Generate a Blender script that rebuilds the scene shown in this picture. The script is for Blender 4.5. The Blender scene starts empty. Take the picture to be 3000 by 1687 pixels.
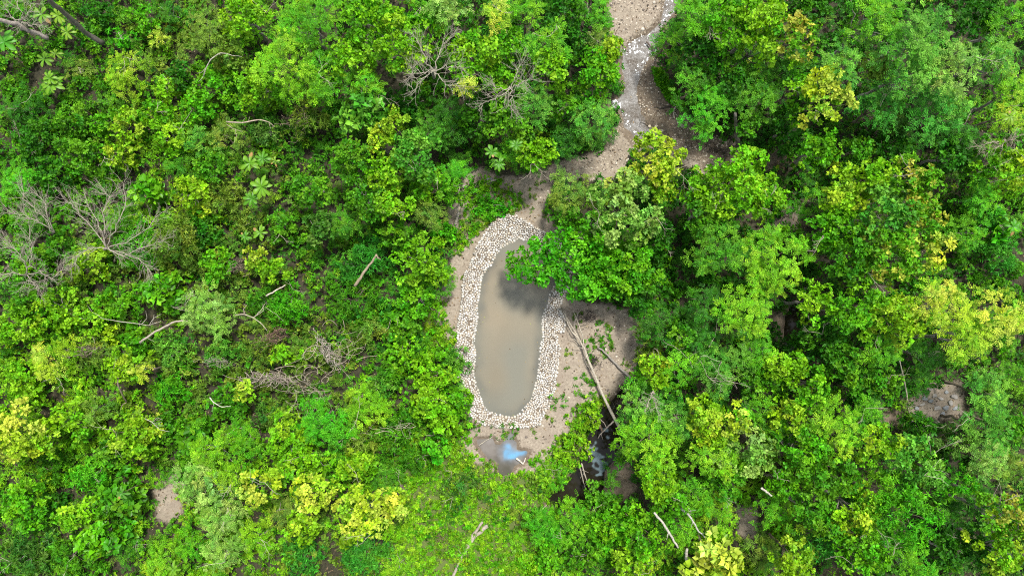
import bpy, math
import numpy as np
from mathutils import Vector
rad = math.radians
SC = bpy.context.scene

# ------------------------------------------------------------------ camera, sky, sun, exposure
S = 0.022            # metres per photo pixel on the ground
CAMH = 47.0          # drone height
cam_d = bpy.data.cameras.new("camera"); cam = bpy.data.objects.new("camera", cam_d)
SC.collection.objects.link(cam); SC.camera = cam
cam_d.sensor_width = 36.0; cam_d.lens = 36.0 * CAMH / (3000 * S); cam_d.clip_end = 3000; cam_d.clip_start = 0.1
cam.location = (0, 0, CAMH); cam.rotation_euler = (0, 0, 0)

SUN_EL, SUN_AZ = 66.0, 24.0       # azimuth measured from +Y towards +X
w = bpy.data.worlds.new("World"); SC.world = w; w.use_nodes = True
nt = w.node_tree; bg = nt.nodes["Background"]
sky = nt.nodes.new("ShaderNodeTexSky"); sky.sky_type = 'NISHITA'; sky.sun_disc = False
sky.sun_elevation = rad(SUN_EL); sky.sun_rotation = rad(SUN_AZ)
hs = nt.nodes.new("ShaderNodeHueSaturation"); hs.inputs["Saturation"].default_value = 0.35      # thin bright cloud: paler than a clear sky
nt.links.new(sky.outputs[0], hs.inputs["Color"]); nt.links.new(hs.outputs[0], bg.inputs[0]); bg.inputs[1].default_value = 0.15
sun_d = bpy.data.lights.new("sun", 'SUN'); sun_d.energy = 3.4; sun_d.angle = rad(8); sun_d.color = (1, .96, .89)
sun = bpy.data.objects.new("sun", sun_d); SC.collection.objects.link(sun)
sd = Vector((math.sin(rad(SUN_AZ)) * math.cos(rad(SUN_EL)), math.cos(rad(SUN_AZ)) * math.cos(rad(SUN_EL)), math.sin(rad(SUN_EL))))
sun.rotation_euler = sd.to_track_quat('Z', 'Y').to_euler(); sun.location = sd * 80
SC.view_settings.view_transform = 'Standard'; SC.view_settings.look = 'None'
SC.view_settings.exposure = 0.93; SC.view_settings.gamma = 1.0
SC.cycles.filter_width = 1.1; SC.cycles.use_denoising = False
SC.cycles.max_bounces = 6; SC.cycles.diffuse_bounces = 3; SC.cycles.transmission_bounces = 4

# ------------------------------------------------------------------ helpers
COL = SC.collection
def P(px, py, z=0.0):
    """photo pixel (3000 x 1687) -> the place at height z seen there"""
    k = S * (CAMH - z) / CAMH
    return ((px - 1500) * k, (843.5 - py) * k, z)
TILE = {1: (0, 0), 2: (1000, 0), 3: (2000, 0), 4: (0, 837), 5: (1000, 837), 6: (2000, 837)}
def T(t, x, y):
    o = TILE[t]; return (o[0] + x * 1.0373, o[1] + y * 1.0373)
def TP(t, pts): return [T(t, *p) for p in pts]
def poly_world(pts, z=0.0): return np.array([P(x, y, z)[:2] for x, y in pts])

def sdf(poly, X, Y):
    """signed distance to a polygon, negative inside"""
    d = np.full(X.shape, 1e9); ins = np.zeros(X.shape, bool); n = len(poly)
    for i in range(n):
        a = poly[i]; b = poly[(i + 1) % n]; e = b - a
        t = np.clip(((X - a[0]) * e[0] + (Y - a[1]) * e[1]) / max(e @ e, 1e-9), 0, 1)
        d = np.minimum(d, np.hypot(X - a[0] - t * e[0], Y - a[1] - t * e[1]))
        c = (a[1] > Y) != (b[1] > Y)
        if abs(e[1]) > 1e-12: ins ^= c & (X < a[0] + (Y - a[1]) / e[1] * e[0])
    return np.where(ins, -d, d)

_rs = np.random.RandomState(5)
_wave = [(_rs.uniform(-1, 1, 2), _rs.uniform(0, 6.28)) for _ in range(40)]
def fnoise(X, Y, scale, seed=0):
    """smooth pseudo noise in about -1..1"""
    r = np.random.RandomState(seed + 77); out = np.zeros(np.shape(X))
    for k in range(9):
        a = r.uniform(0, 6.28); f = r.uniform(.6, 2.2) * 2 * math.pi / scale; p = r.uniform(0, 6.28)
        out = out + np.sin((X * math.cos(a) + Y * math.sin(a)) * f + p + 1.3 * np.sin((X * math.sin(a) - Y * math.cos(a)) * f * .7 + p * 2))
    return out / 4.2

def sstep(a, b, x):
    t = np.clip((x - a) / (b - a), 0, 1); return t * t * (3 - 2 * t)

def np_mesh(name, V, F, mat, colors=None, smooth=False):
    """V (n,3), F (m,k) constant k (or a list of such arrays)"""
    me = bpy.data.meshes.new(name)
    Fs = F if isinstance(F, list) else [F]
    Fs = [np.asarray(f, np.int32) for f in Fs if len(f)]
    V = np.asarray(V, np.float32)
    me.vertices.add(len(V)); me.vertices.foreach_set("co", V.ravel())
    nl = sum(f.size for f in Fs); npoly = sum(len(f) for f in Fs)
    me.loops.add(nl); me.loops.foreach_set("vertex_index", np.concatenate([f.ravel() for f in Fs]))
    me.polygons.add(npoly)
    tot = np.concatenate([np.full(len(f), f.shape[1], np.int32) for f in Fs])
    st = np.concatenate([[0], np.cumsum(tot)[:-1]]).astype(np.int32)
    me.polygons.foreach_set("loop_start", st); me.polygons.foreach_set("loop_total", tot)
    if smooth: me.polygons.foreach_set("use_smooth", np.ones(npoly, bool))
    if colors is not None:
        at = me.color_attributes.new("tint", 'FLOAT_COLOR', 'POINT')
        c = np.ones((len(V), 4), np.float32); c[:, :3] = colors; at.data.foreach_set("color", c.ravel())
    me.update(calc_edges=True)
    if mat: me.materials.append(mat)
    return me

def link(name, me, parent=None, loc=None):
    o = bpy.data.objects.new(name, me); COL.objects.link(o)
    if parent: o.parent = parent
    else: o['kind'] = 'thing'
    if loc is not None: o.location = loc
    return o
def tag(o, label=None, cat=None, group=None, kind=None):
    if label: o['label'] = label
    if cat: o['category'] = cat
    if group: o['group'] = group
    if kind: o['kind'] = kind
    return o

class MB:
    """collects tubes"""
    def __init__(s): s.V = []; s.F = []; s.C = []; s.n = 0
    def tube(s, pts, rads, sides=5, col=(.3, .27, .22)):
        pts = np.asarray(pts, float); m = len(pts)
        rads = np.broadcast_to(np.asarray(rads, float), (m,))
        tan = np.gradient(pts, axis=0); tan /= np.linalg.norm(tan, axis=1, keepdims=True) + 1e-9
        ref = np.array([0, 0, 1.0]) if abs(tan[0][2]) < .9 else np.array([1.0, 0, 0])
        a = np.cross(tan, ref); a /= np.linalg.norm(a, axis=1, keepdims=True) + 1e-9
        b = np.cross(tan, a)
        ph = np.arange(sides) / sides * 2 * math.pi
        ring = pts[:, None] + rads[:, None, None] * (np.cos(ph)[None, :, None] * a[:, None] + np.sin(ph)[None, :, None] * b[:, None])
        V = ring.reshape(-1, 3)
        i = np.arange(m - 1)[:, None] * sides; j = np.arange(sides)[None]; k = (j + 1) % sides
        F = np.stack([i + j, i + k, i + sides + k, i + sides + j], -1).reshape(-1, 4) + s.n
        V = np.vstack([V, pts[-1:] + tan[-1:] * rads[-1]*.5, pts[:1] - tan[:1] * rads[0]*.5])
        e = s.n + m * sides; jj = np.arange(sides); kk = (jj + 1) % sides
        cap1 = np.stack([s.n + (m - 1) * sides + jj, s.n + (m - 1) * sides + kk, np.full(sides, e), np.full(sides, e)], -1)
        cap2 = np.stack([s.n + kk, s.n + jj, np.full(sides, e + 1), np.full(sides, e + 1)], -1)
        s.F.append(F); s.T = getattr(s, 'T', []); s.T += [cap1[:, :3], cap2[:, :3]]
        s.V.append(V); s.C.append(np.tile(col, (len(V), 1))); s.n += len(V)
    def build(s, name, mat, parent=None, loc=None):
        V = np.vstack(s.V)
        if loc is not None: V = V - np.array(loc)
        me = np_mesh(name, V, [np.vstack(s.F), np.vstack(s.T)], mat, np.vstack(s.C), True)
        return link(name, me, parent, loc if parent is None else None)

# ------------------------------------------------------------------ materials
def mat_new(name):
    m = bpy.data.materials.new(name); m.use_nodes = True; t = m.node_tree
    return m, t, t.nodes["Principled BSDF"]
def nn(t, typ, **kw):
    n = t.nodes.new(typ)
    for k, v in kw.items(): setattr(n, k, v)
    return n
def ramp(t, fac, stops):
    n = t.nodes.new("ShaderNodeValToRGB"); e = n.color_ramp.elements
    e[0].position, e[0].color = stops[0][0], (*stops[0][1], 1); e[1].position, e[1].color = stops[1][0], (*stops[1][1], 1)
    for p, c in stops[2:]:
        x = e.new(p); x.color = (*c, 1)
    t.links.new(fac, n.inputs[0]); return n.outputs[0]
def noise(t, scale, detail=4, rough=.6, vec=None):
    n = nn(t, "ShaderNodeTexNoise"); n.inputs["Scale"].default_value = scale; n.inputs["Detail"].default_value = detail
    n.inputs["Roughness"].default_value = rough
    if vec is None:
        g = nn(t, "ShaderNodeNewGeometry"); vec = g.outputs["Position"]
    t.links.new(vec, n.inputs["Vector"]); return n.outputs[0]
def mixc(t, fac, a, b, mode='MIX'):
    n = nn(t, "ShaderNodeMix", data_type='RGBA', blend_type=mode)
    for s, v in ((0, fac), (6, a), (7, b)):
        if hasattr(v, 'is_linked') or hasattr(v, 'links'): t.links.new(v, n.inputs[s])
        else: n.inputs[s].default_value = v if s == 0 else (*v, 1)
    return n.outputs[2]
def mth(t, op, a, b=None, c=None, clamp=False):
    n = nn(t, "ShaderNodeMath", operation=op, use_clamp=clamp)
    for i, v in enumerate((a, b, c)):
        if v is None: continue
        if hasattr(v, 'links'): t.links.new(v, n.inputs[i])
        else: n.inputs[i].default_value = v
    return n.outputs[0]
def attr(t, name="tint"):
    n = nn(t, "ShaderNodeAttribute", attribute_name=name); return n

def leaf_mat(name, rough=.42, spec=.35, trans=.3):
    m, t, b = mat_new(name); a = attr(t)
    b.inputs["Roughness"].default_value = rough; b.inputs["Specular IOR Level"].default_value = spec
    t.links.new(a.outputs["Color"], b.inputs["Base Color"])
    tr = nn(t, "ShaderNodeBsdfTranslucent")
    t.links.new(mixc(t, 1.0, a.outputs["Color"], (1.25, 1.15, .4), 'MULTIPLY'), tr.inputs["Color"])
    mx = nn(t, "ShaderNodeMixShader"); mx.inputs[0].default_value = trans
    t.links.new(b.outputs[0], mx.inputs[1]); t.links.new(tr.outputs[0], mx.inputs[2])
    t.links.new(mx.outputs[0], t.nodes["Material Output"].inputs["Surface"])
    return m
M_LEAF = leaf_mat("leaf", .5, .16, .3)
M_GLOSS = leaf_mat("glossy_leaf", .42, .25, .25)

def bark_mat():
    m, t, b = mat_new("bark"); a = attr(t)
    n = noise(t, 9, 5, .7); v = ramp(t, n, [(.3, (.45, .43, .4)), (.7, (1.25, 1.2, 1.15))])
    t.links.new(mixc(t, 1.0, a.outputs["Color"], v, 'MULTIPLY'), b.inputs["Base Color"]); b.inputs["Roughness"].default_value = .85
    bp = nn(t, "ShaderNodeBump"); bp.inputs["Strength"].default_value = .5; bp.inputs["Distance"].default_value = .03
    t.links.new(noise(t, 30, 4), bp.inputs["Height"]); t.links.new(bp.outputs[0], b.inputs["Normal"])
    return m
M_BARK = bark_mat()
def stone_mat(name, sc):
    m, t, b = mat_new(name); a = attr(t)
    v = ramp(t, noise(t, sc, 5, .7), [(.3, (.72, .68, .62)), (.6, (1.06, 1.05, 1.03))])
    t.links.new(mixc(t, 1.0, a.outputs["Color"], v, 'MULTIPLY'), b.inputs["Base Color"]); b.inputs["Roughness"].default_value = .8
    bp = nn(t, "ShaderNodeBump"); bp.inputs["Strength"].default_value = .6; bp.inputs["Distance"].default_value = .02
    t.links.new(noise(t, 35, 4), bp.inputs["Height"]); t.links.new(bp.outputs[0], b.inputs["Normal"])
    return m
M_STONE = stone_mat("pale_stone", 14)
def ground_mat():
    m, t, b = mat_new("earth"); a = attr(t); sep = nn(t, "ShaderNodeSeparateColor"); t.links.new(a.outputs["Color"], sep.inputs[0])
    sand, green, wet = sep.outputs[0], sep.outputs[1], sep.outputs[2]
    fine = noise(t, 7, 8, .75); mid = noise(t, 1.1, 5, .6); vf = noise(t, 26, 3, .8)
    litter = ramp(t, fine, [(.35, (.010, .010, .004)), (.62, (.045, .040, .018)), (.78, (.11, .085, .05))])
    sandc = ramp(t, fine, [(.28, (.12, .095, .07)), (.52, (.26, .218, .165)), (.72, (.37, .32, .25))])
    sandc = mixc(t, mth(t, 'MULTIPLY', ramp(t, mid, [(.42, (0, 0, 0)), (.62, (1, 1, 1))]), .55), sandc, (.19, .15, .115))
    wetc = ramp(t, fine, [(.3, (.07, .05, .034)), (.7, (.19, .15, .105))])
    grc = ramp(t, vf, [(.3, (.03, .06, .012)), (.7, (.13, .16, .03))])
    def thr(x, k=1.0):   # a ragged edge: zone value against noise
        return mth(t, 'MULTIPLY', mth(t, 'ADD', mth(t, 'SUBTRACT', x, fine), .12), 6.0, clamp=True)
    c = mixc(t, thr(green), litter, grc)
    c = mixc(t, thr(sand), c, sandc)
    c = mixc(t, thr(wet), c, wetc)
    t.links.new(c, b.inputs["Base Color"]); b.inputs["Roughness"].default_value = .9
    bp = nn(t, "ShaderNodeBump"); bp.inputs["Strength"].default_value = .7; bp.inputs["Distance"].default_value = .06
    t.links.new(fine, bp.inputs["Height"]); t.links.new(bp.outputs[0], b.inputs["Normal"])
    return m
M_EARTH = ground_mat()

def water_mat(name, stops, edge=None, rough=.06, sss=0.0, nsc=.35, ripple=(.05, .02, 5), spec=.5):
    m, t, b = mat_new(name)
    c = ramp(t, noise(t, nsc, 3, .55), stops)
    if edge:
        a = attr(t); sp = nn(t, "ShaderNodeSeparateColor"); t.links.new(a.outputs["Color"], sp.inputs[0])
        for i, ec in enumerate(edge):
            c = mixc(t, sp.outputs[i], c, ec)
    t.links.new(c, b.inputs["Base Color"])
    b.inputs["Roughness"].default_value = rough; b.inputs["IOR"].default_value = 1.33
    if sss:
        b.inputs["Subsurface Weight"].default_value = 1.0; b.inputs["Subsurface Radius"].default_value = (1, .9, .7)
        b.inputs["Subsurface Scale"].default_value = sss
    bp = nn(t, "ShaderNodeBump"); b.inputs["Specular IOR Level"].default_value = spec
    bp.inputs["Strength"].default_value = ripple[0]; bp.inputs["Distance"].default_value = ripple[1]
    t.links.new(noise(t, ripple[2], 4), bp.inputs["Height"]); t.links.new(bp.outputs[0], b.inputs["Normal"])
    return m

# ------------------------------------------------------------------ outlines (photo pixels)
WATER = [(1533,703),(1549,705),(1576,711),(1610,722),(1640,760),(1640,800),(1622,839),(1609,866),(1606,888),(1598,905),(1590,926),(1587,953),
 (1591,981),(1585,1007),(1582,1032),(1578,1068),(1575,1103),(1566,1139),(1555,1172),(1537,1193),(1523,1211),(1501,1222),(1480,1218),(1451,1211),
 (1429,1204),(1415,1186),(1408,1161),(1399,1139),(1393,1118),(1388,1093),(1391,1068),(1393,1032),(1390,996),(1395,954),(1401,926),(1397,905),
 (1401,886),(1405,861),(1408,834),(1413,807),(1424,790),(1440,777),(1446,760),(1459,741),(1468,728),(1484,717),(1506,709),(1519,697)]
RING = [(1487,630),(1508,630),(1533,641),(1549,654),(1568,665),(1593,679),(1614,687),(1645,700),(1672,740),(1676,800),(1662,850),(1650,880),(1640,905),(1656,928),
 (1658,960),(1652,974),(1634,976),(1634,1005),(1643,1017),(1637,1060),(1632,1096),(1627,1132),(1620,1161),(1612,1186),(1594,1215),(1584,1240),(1566,1249),
 (1537,1251),(1494,1253),(1451,1250),(1411,1243),(1393,1229),(1376,1211),(1379,1182),(1372,1161),(1358,1125),(1338,1103),(1340,1050),(1340,996),
 (1338,960),(1342,940),(1349,905),(1353,872),(1355,839),(1359,807),(1372,785),(1381,763),(1389,741),(1398,720),(1410,698),(1424,676),(1440,654),(1468,638)]
CLEAR = TP(2, [(750,-30),(755,60),(772,110),(798,160),(800,200),(795,250),(772,280),(788,330),(770,390),(745,430),(700,440),(640,458),(600,470),(560,490),
 (500,505),(440,505),(400,480),(370,480),(350,500),(345,560),(308,590),(300,640),(335,640),(380,600),(400,560),(500,575),(450,600),(400,640),(350,680),(318,725),(303,800)]) + \
 TP(5, [(268,20),(272,120),(325,165),(338,230),(345,300),(360,370),(392,395),(345,430),(345,490),(400,500),(430,520),(500,530),(540,525),(590,480),(640,420),
 (650,370),(700,335),(760,320),(800,300),(830,240),(848,150),(840,80),(760,60),(700,55),(640,40)]) + \
 TP(2, [(680,790),(690,650),(600,640),(572,590),(590,520),(640,500),(720,505),(800,500),(812,430),(880,405),(1000,480),(1030,510),(1060,490),(1130,475),(1165,468),(1150,440),
 (1100,402),(1030,392),(1000,350),(965,320),(930,255),(892,200),(885,130),(890,100),(922,50),(945,20),(952,-30)])
EXTRA = [TP(4, [(430,560),(500,520),(525,560),(520,640),(480,675),(440,665)]), TP(3, [(240,640),(270,590),(320,560),(340,600),(330,650),(280,665)]),
 TP(3, [(225,430),(270,425),(275,470),(235,480)]), TP(6, [(625,330),(690,270),(790,265),(795,370),(700,385),(640,370)]), TP(6, [(168,325),(188,330),(190,440),(168,440)]),
 TP(6, [(150,620),(215,612),(212,700),(190,740),(150,700)]), TP(6, [(245,120),(280,70),(330,40),(335,110),(300,150),(300,200),(270,160)]),
 TP(5, [(745,510),(815,500),(830,570),(790,610),(745,560)]), TP(6, [(540,355),(600,345),(620,385),(560,400)])]
GRASS = [TP(5, [(150,500),(345,430),(345,495),(400,500),(430,520),(500,535),(590,480),(640,430),(655,370),(740,325),(735,370),(700,440),(690,490),(650,550),(585,590),
 (590,650),(560,700),(530,800),(520,860),(120,860),(150,760),(190,640),(180,560)]), TP(5, [(225,60),(272,20),(275,125),(330,165),(270,180),(230,120)]),
 TP(2, [(380,545),(420,520),(500,560),(500,575),(440,610),(395,640),(350,660),(325,700),(305,690),(300,645),(340,640)])]
PUDDLE = [(1393,1283),(1420,1284),(1444,1280),(1452,1298),(1465,1300),(1480,1279),(1497,1262),(1512,1258),(1505,1285),(1516,1294),(1516,1315),(1551,1319),(1545,1333),(1537,1355),
 (1508,1366),(1498,1387),(1472,1394),(1458,1383),(1455,1355),(1429,1348),(1411,1326),(1398,1305)]
POOL = TP(5, [(815,285),(800,330),(795,370),(787,420),(775,480),(742,520),(738,570),(705,620),(650,637),(588,612),(583,582),(640,555),(670,520),(688,480),(688,440),(713,400),(728,360),(762,330),(800,290)])
BROOK = TP(2, [(925,-30),(905,60),(870,95),(830,110),(796,150),(792,180),(802,230),(792,270),(762,285),(764,305),(790,320),(800,360),(832,400),(880,405),(890,380),(862,350),(845,310),
 (828,270),(835,225),(850,185),(885,140),(905,80),(950,20),(955,-30)])
RAVINE = TP(6, [(285,150),(290,90),(310,50),(330,45),(335,110),(315,150),(320,190),(300,200)])
zW, zPOOL, zPUD, zBR = -.36, -.75, -.1, -.18
pW = poly_world(WATER, zW); pR = poly_world(RING, .1); pC = poly_world(CLEAR); pX = [poly_world(e) for e in EXTRA]; pG = [poly_world(g) for g in GRASS]
pPU = poly_world(PUDDLE, zPUD); pPO = poly_world(POOL, zPOOL); pBR = poly_world(BROOK, zBR); pRV = poly_world(RAVINE, -.6)

def ground_z(X, Y):
    X = np.asarray(X, float); Y = np.asarray(Y, float)
    near = (np.abs(X) < 36) & (np.abs(Y) < 24)
    z = .10 * fnoise(X, Y, 7, 1) + .035 * fnoise(X, Y, 1.4, 2)
    z = np.where(near, z, z * 2)
    sR = sdf(pR, X, Y); sW = sdf(pW, X, Y)
    flat = sstep(2.0, .2, sR); z = z * (1 - flat * .8)
    slope = .14 - .56 * np.clip(-sR / np.maximum(-sR + np.maximum(sW, 0), .05), 0, 1)
    z = np.where(sR < 0, np.where(sW > 0, slope, -.42 - .5 * sstep(0, 1.2, -sW)), z)
    z = z + (-.45) * sstep(.35, -.35, sdf(pPO, X, Y)) - .75 * sstep(1.2, -.2, sdf(pPO, X, Y))
    s = sdf(pPU, X, Y); z = z * (1 - sstep(.6, 0, s) * .8) - .16 * sstep(.3, -.3, s) 
    z = z - .26 * sstep(.5, -.25, sdf(pBR, X, Y))
    z = z - .9 * sstep(.6, -.4, sdf(pRV, X, Y))
    return z

# ------------------------------------------------------------------ ground
def build_ground():
    def axis(lim, step, far):
        c = np.arange(-lim, lim + step / 2, step); o = []; d = lim; k = step
        while d < far: k *= 1.35; d += k; o.append(d)
        o = np.array(o); return np.concatenate([-o[::-1], c, o])
    xs = axis(35, .13, 600); ys = axis(21, .13, 600)
    X, Y = np.meshgrid(xs, ys); Z = ground_z(X, Y)
    n, m = X.shape; V = np.stack([X, Y, Z], -1).reshape(-1, 3)
    i = np.arange(n - 1)[:, None] * m + np.arange(m - 1)[None]
    F = np.stack([i, i + 1, i + m + 1, i + m], -1).reshape(-1, 4)
    sC = sdf(pC, X, Y); sand = sstep(.9, -.7, sC)
    wet = sstep(1.0, -.3, sdf(pBR, X, Y)) * .75 + sstep(1.0, -.3, sdf(pPO, X, Y)) + sstep(.5, -.1, sdf(pPU, X, Y)) * .8
    bed = poly_world(TP(2, [(800,190),(885,190),(940,290),(980,360),(1160,440),(1150,470),(1040,500),(990,440),(960,410),(830,400),(790,330)]))
    wet += sstep(.9, -.5, sdf(bed, X, Y)) * .8
    for k, e in enumerate(pX):
        q = sstep(.7, -.5, sdf(e, X, Y)); sand = np.maximum(sand, q * (.62 if k not in (6, 7, 8) else .1)); wet = np.maximum(wet, q * (.9 if k in (2, 6, 7, 8) else .0))
    sR = sdf(pR, X, Y); wet = np.where(sR < 0, .75, wet)
    green = np.zeros_like(X)
    for g in pG: green = np.maximum(green, sstep(.8, -.6, sdf(g, X, Y)))
    green = np.maximum(green * .72, .25)
    sand = np.where(green > .5, sand * .9, sand)
    C = np.stack([sand, green, np.clip(wet, 0, 1)], -1).reshape(-1, 3)
    o = link("ground", np_mesh("ground", V, F, M_EARTH, C, True)); tag(o, kind='structure')
build_ground()

def sheet(name, poly, z, grow, mat, step, colf=None):
    """a water surface reaching under its banks"""
    lo = poly.min(0) - grow; hi = poly.max(0) + grow
    xs = np.arange(lo[0], hi[0], step); ys = np.arange(lo[1], hi[1], step); X, Y = np.meshgrid(xs, ys)
    s = sdf(poly, X, Y); n, m = X.shape
    V = np.stack([X, Y, np.full_like(X, z)], -1).reshape(-1, 3)
    i = np.arange(n - 1)[:, None] * m + np.arange(m - 1)[None]; keep = (s[:-1, :-1] < grow).ravel()
    F = np.stack([i, i + 1, i + m + 1, i + m], -1).reshape(-1, 4)[keep]
    used = np.unique(F); re = np.zeros(len(V), int); re[used] = np.arange(len(used))
    C = colf(X, Y, s).reshape(-1, 3)[used] if colf else None
    o = link(name, np_mesh(name, V[used], re[F], mat, C, True)); tag(o, kind='structure'); return o

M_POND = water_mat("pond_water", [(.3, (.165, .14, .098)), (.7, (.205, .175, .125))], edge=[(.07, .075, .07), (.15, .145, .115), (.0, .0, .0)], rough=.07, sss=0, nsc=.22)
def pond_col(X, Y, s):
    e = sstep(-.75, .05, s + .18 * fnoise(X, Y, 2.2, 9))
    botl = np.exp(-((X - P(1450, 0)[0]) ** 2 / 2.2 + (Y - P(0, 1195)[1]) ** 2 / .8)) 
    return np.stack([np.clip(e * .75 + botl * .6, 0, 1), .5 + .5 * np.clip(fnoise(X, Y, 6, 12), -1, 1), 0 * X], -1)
sheet("pond_water", pW, zW, .25, M_POND, .12, pond_col)
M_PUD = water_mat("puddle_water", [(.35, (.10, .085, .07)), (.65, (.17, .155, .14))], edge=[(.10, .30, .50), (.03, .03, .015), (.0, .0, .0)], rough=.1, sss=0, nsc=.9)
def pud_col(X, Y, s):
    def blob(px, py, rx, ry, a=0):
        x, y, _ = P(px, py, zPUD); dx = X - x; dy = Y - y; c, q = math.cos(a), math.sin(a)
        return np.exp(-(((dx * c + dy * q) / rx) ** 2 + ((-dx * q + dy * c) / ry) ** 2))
    b = blob(1488, 1325, .42, .5, .4) + blob(1520, 1330, .75, .22, .35) + .25 * blob(1495, 1290, .4, .5)  # bright blue sky reflection, painted into the puddle's colour
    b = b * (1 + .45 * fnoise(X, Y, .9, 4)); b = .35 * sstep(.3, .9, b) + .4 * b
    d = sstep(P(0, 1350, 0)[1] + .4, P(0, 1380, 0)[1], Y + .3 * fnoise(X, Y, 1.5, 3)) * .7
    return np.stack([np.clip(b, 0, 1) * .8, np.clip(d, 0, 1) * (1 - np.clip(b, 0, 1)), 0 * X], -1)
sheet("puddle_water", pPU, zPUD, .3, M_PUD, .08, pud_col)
M_POOL = water_mat("pool_water", [(.35, (.008, .007, .004)), (.7, (.018, .015, .01))], edge=[(.13, .18, .20), (0, 0, 0), (0, 0, 0)], rough=.05, nsc=.8)
painted_sky = [poly_world(TP(5, q), zPOOL) for q in ([(712,470),(722,458),(735,490),(748,505),(745,525),(728,532),(718,515)], [(735,395),(752,402),(748,420),(738,415)], [(700,455),(712,450),(716,470),(706,475)])]  # blue-grey patches: sky reflected in the dark pool, put in as colour
def pool_col(X, Y, s):
    d = np.min([sdf(q, X, Y) for q in painted_sky], 0) + .22 * fnoise(X, Y, .9, 31) 
    return np.stack([sstep(.06, -.06, d) * .9, 0 * X, 0 * X], -1)
sheet("pool_water", pPO, zPOOL, .5, M_POOL, .06, pool_col)
sheet("ravine_water", pRV, -.55, .4, M_POOL, .1, lambda X, Y, s: np.zeros(X.shape + (3,)))
M_BROOK = water_mat("brook_water", [(.35, (.10, .085, .07)), (.62, (.20, .19, .18))], edge=[(.5, .5, .5), (0, 0, 0), (0, 0, 0)], rough=.16, nsc=1.6, ripple=(1.0, .09, 6), spec=.3)
def brook_col(X, Y, s):
    q = fnoise(X, Y, .45, 8) + .6 * fnoise(X, Y, 1.4, 18)
    return np.stack([sstep(.7, 1.3, q) * .3, 0 * X, 0 * X], -1)
sheet("brook_water", pBR, zBR, .3, M_BROOK, .08, brook_col)

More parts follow.
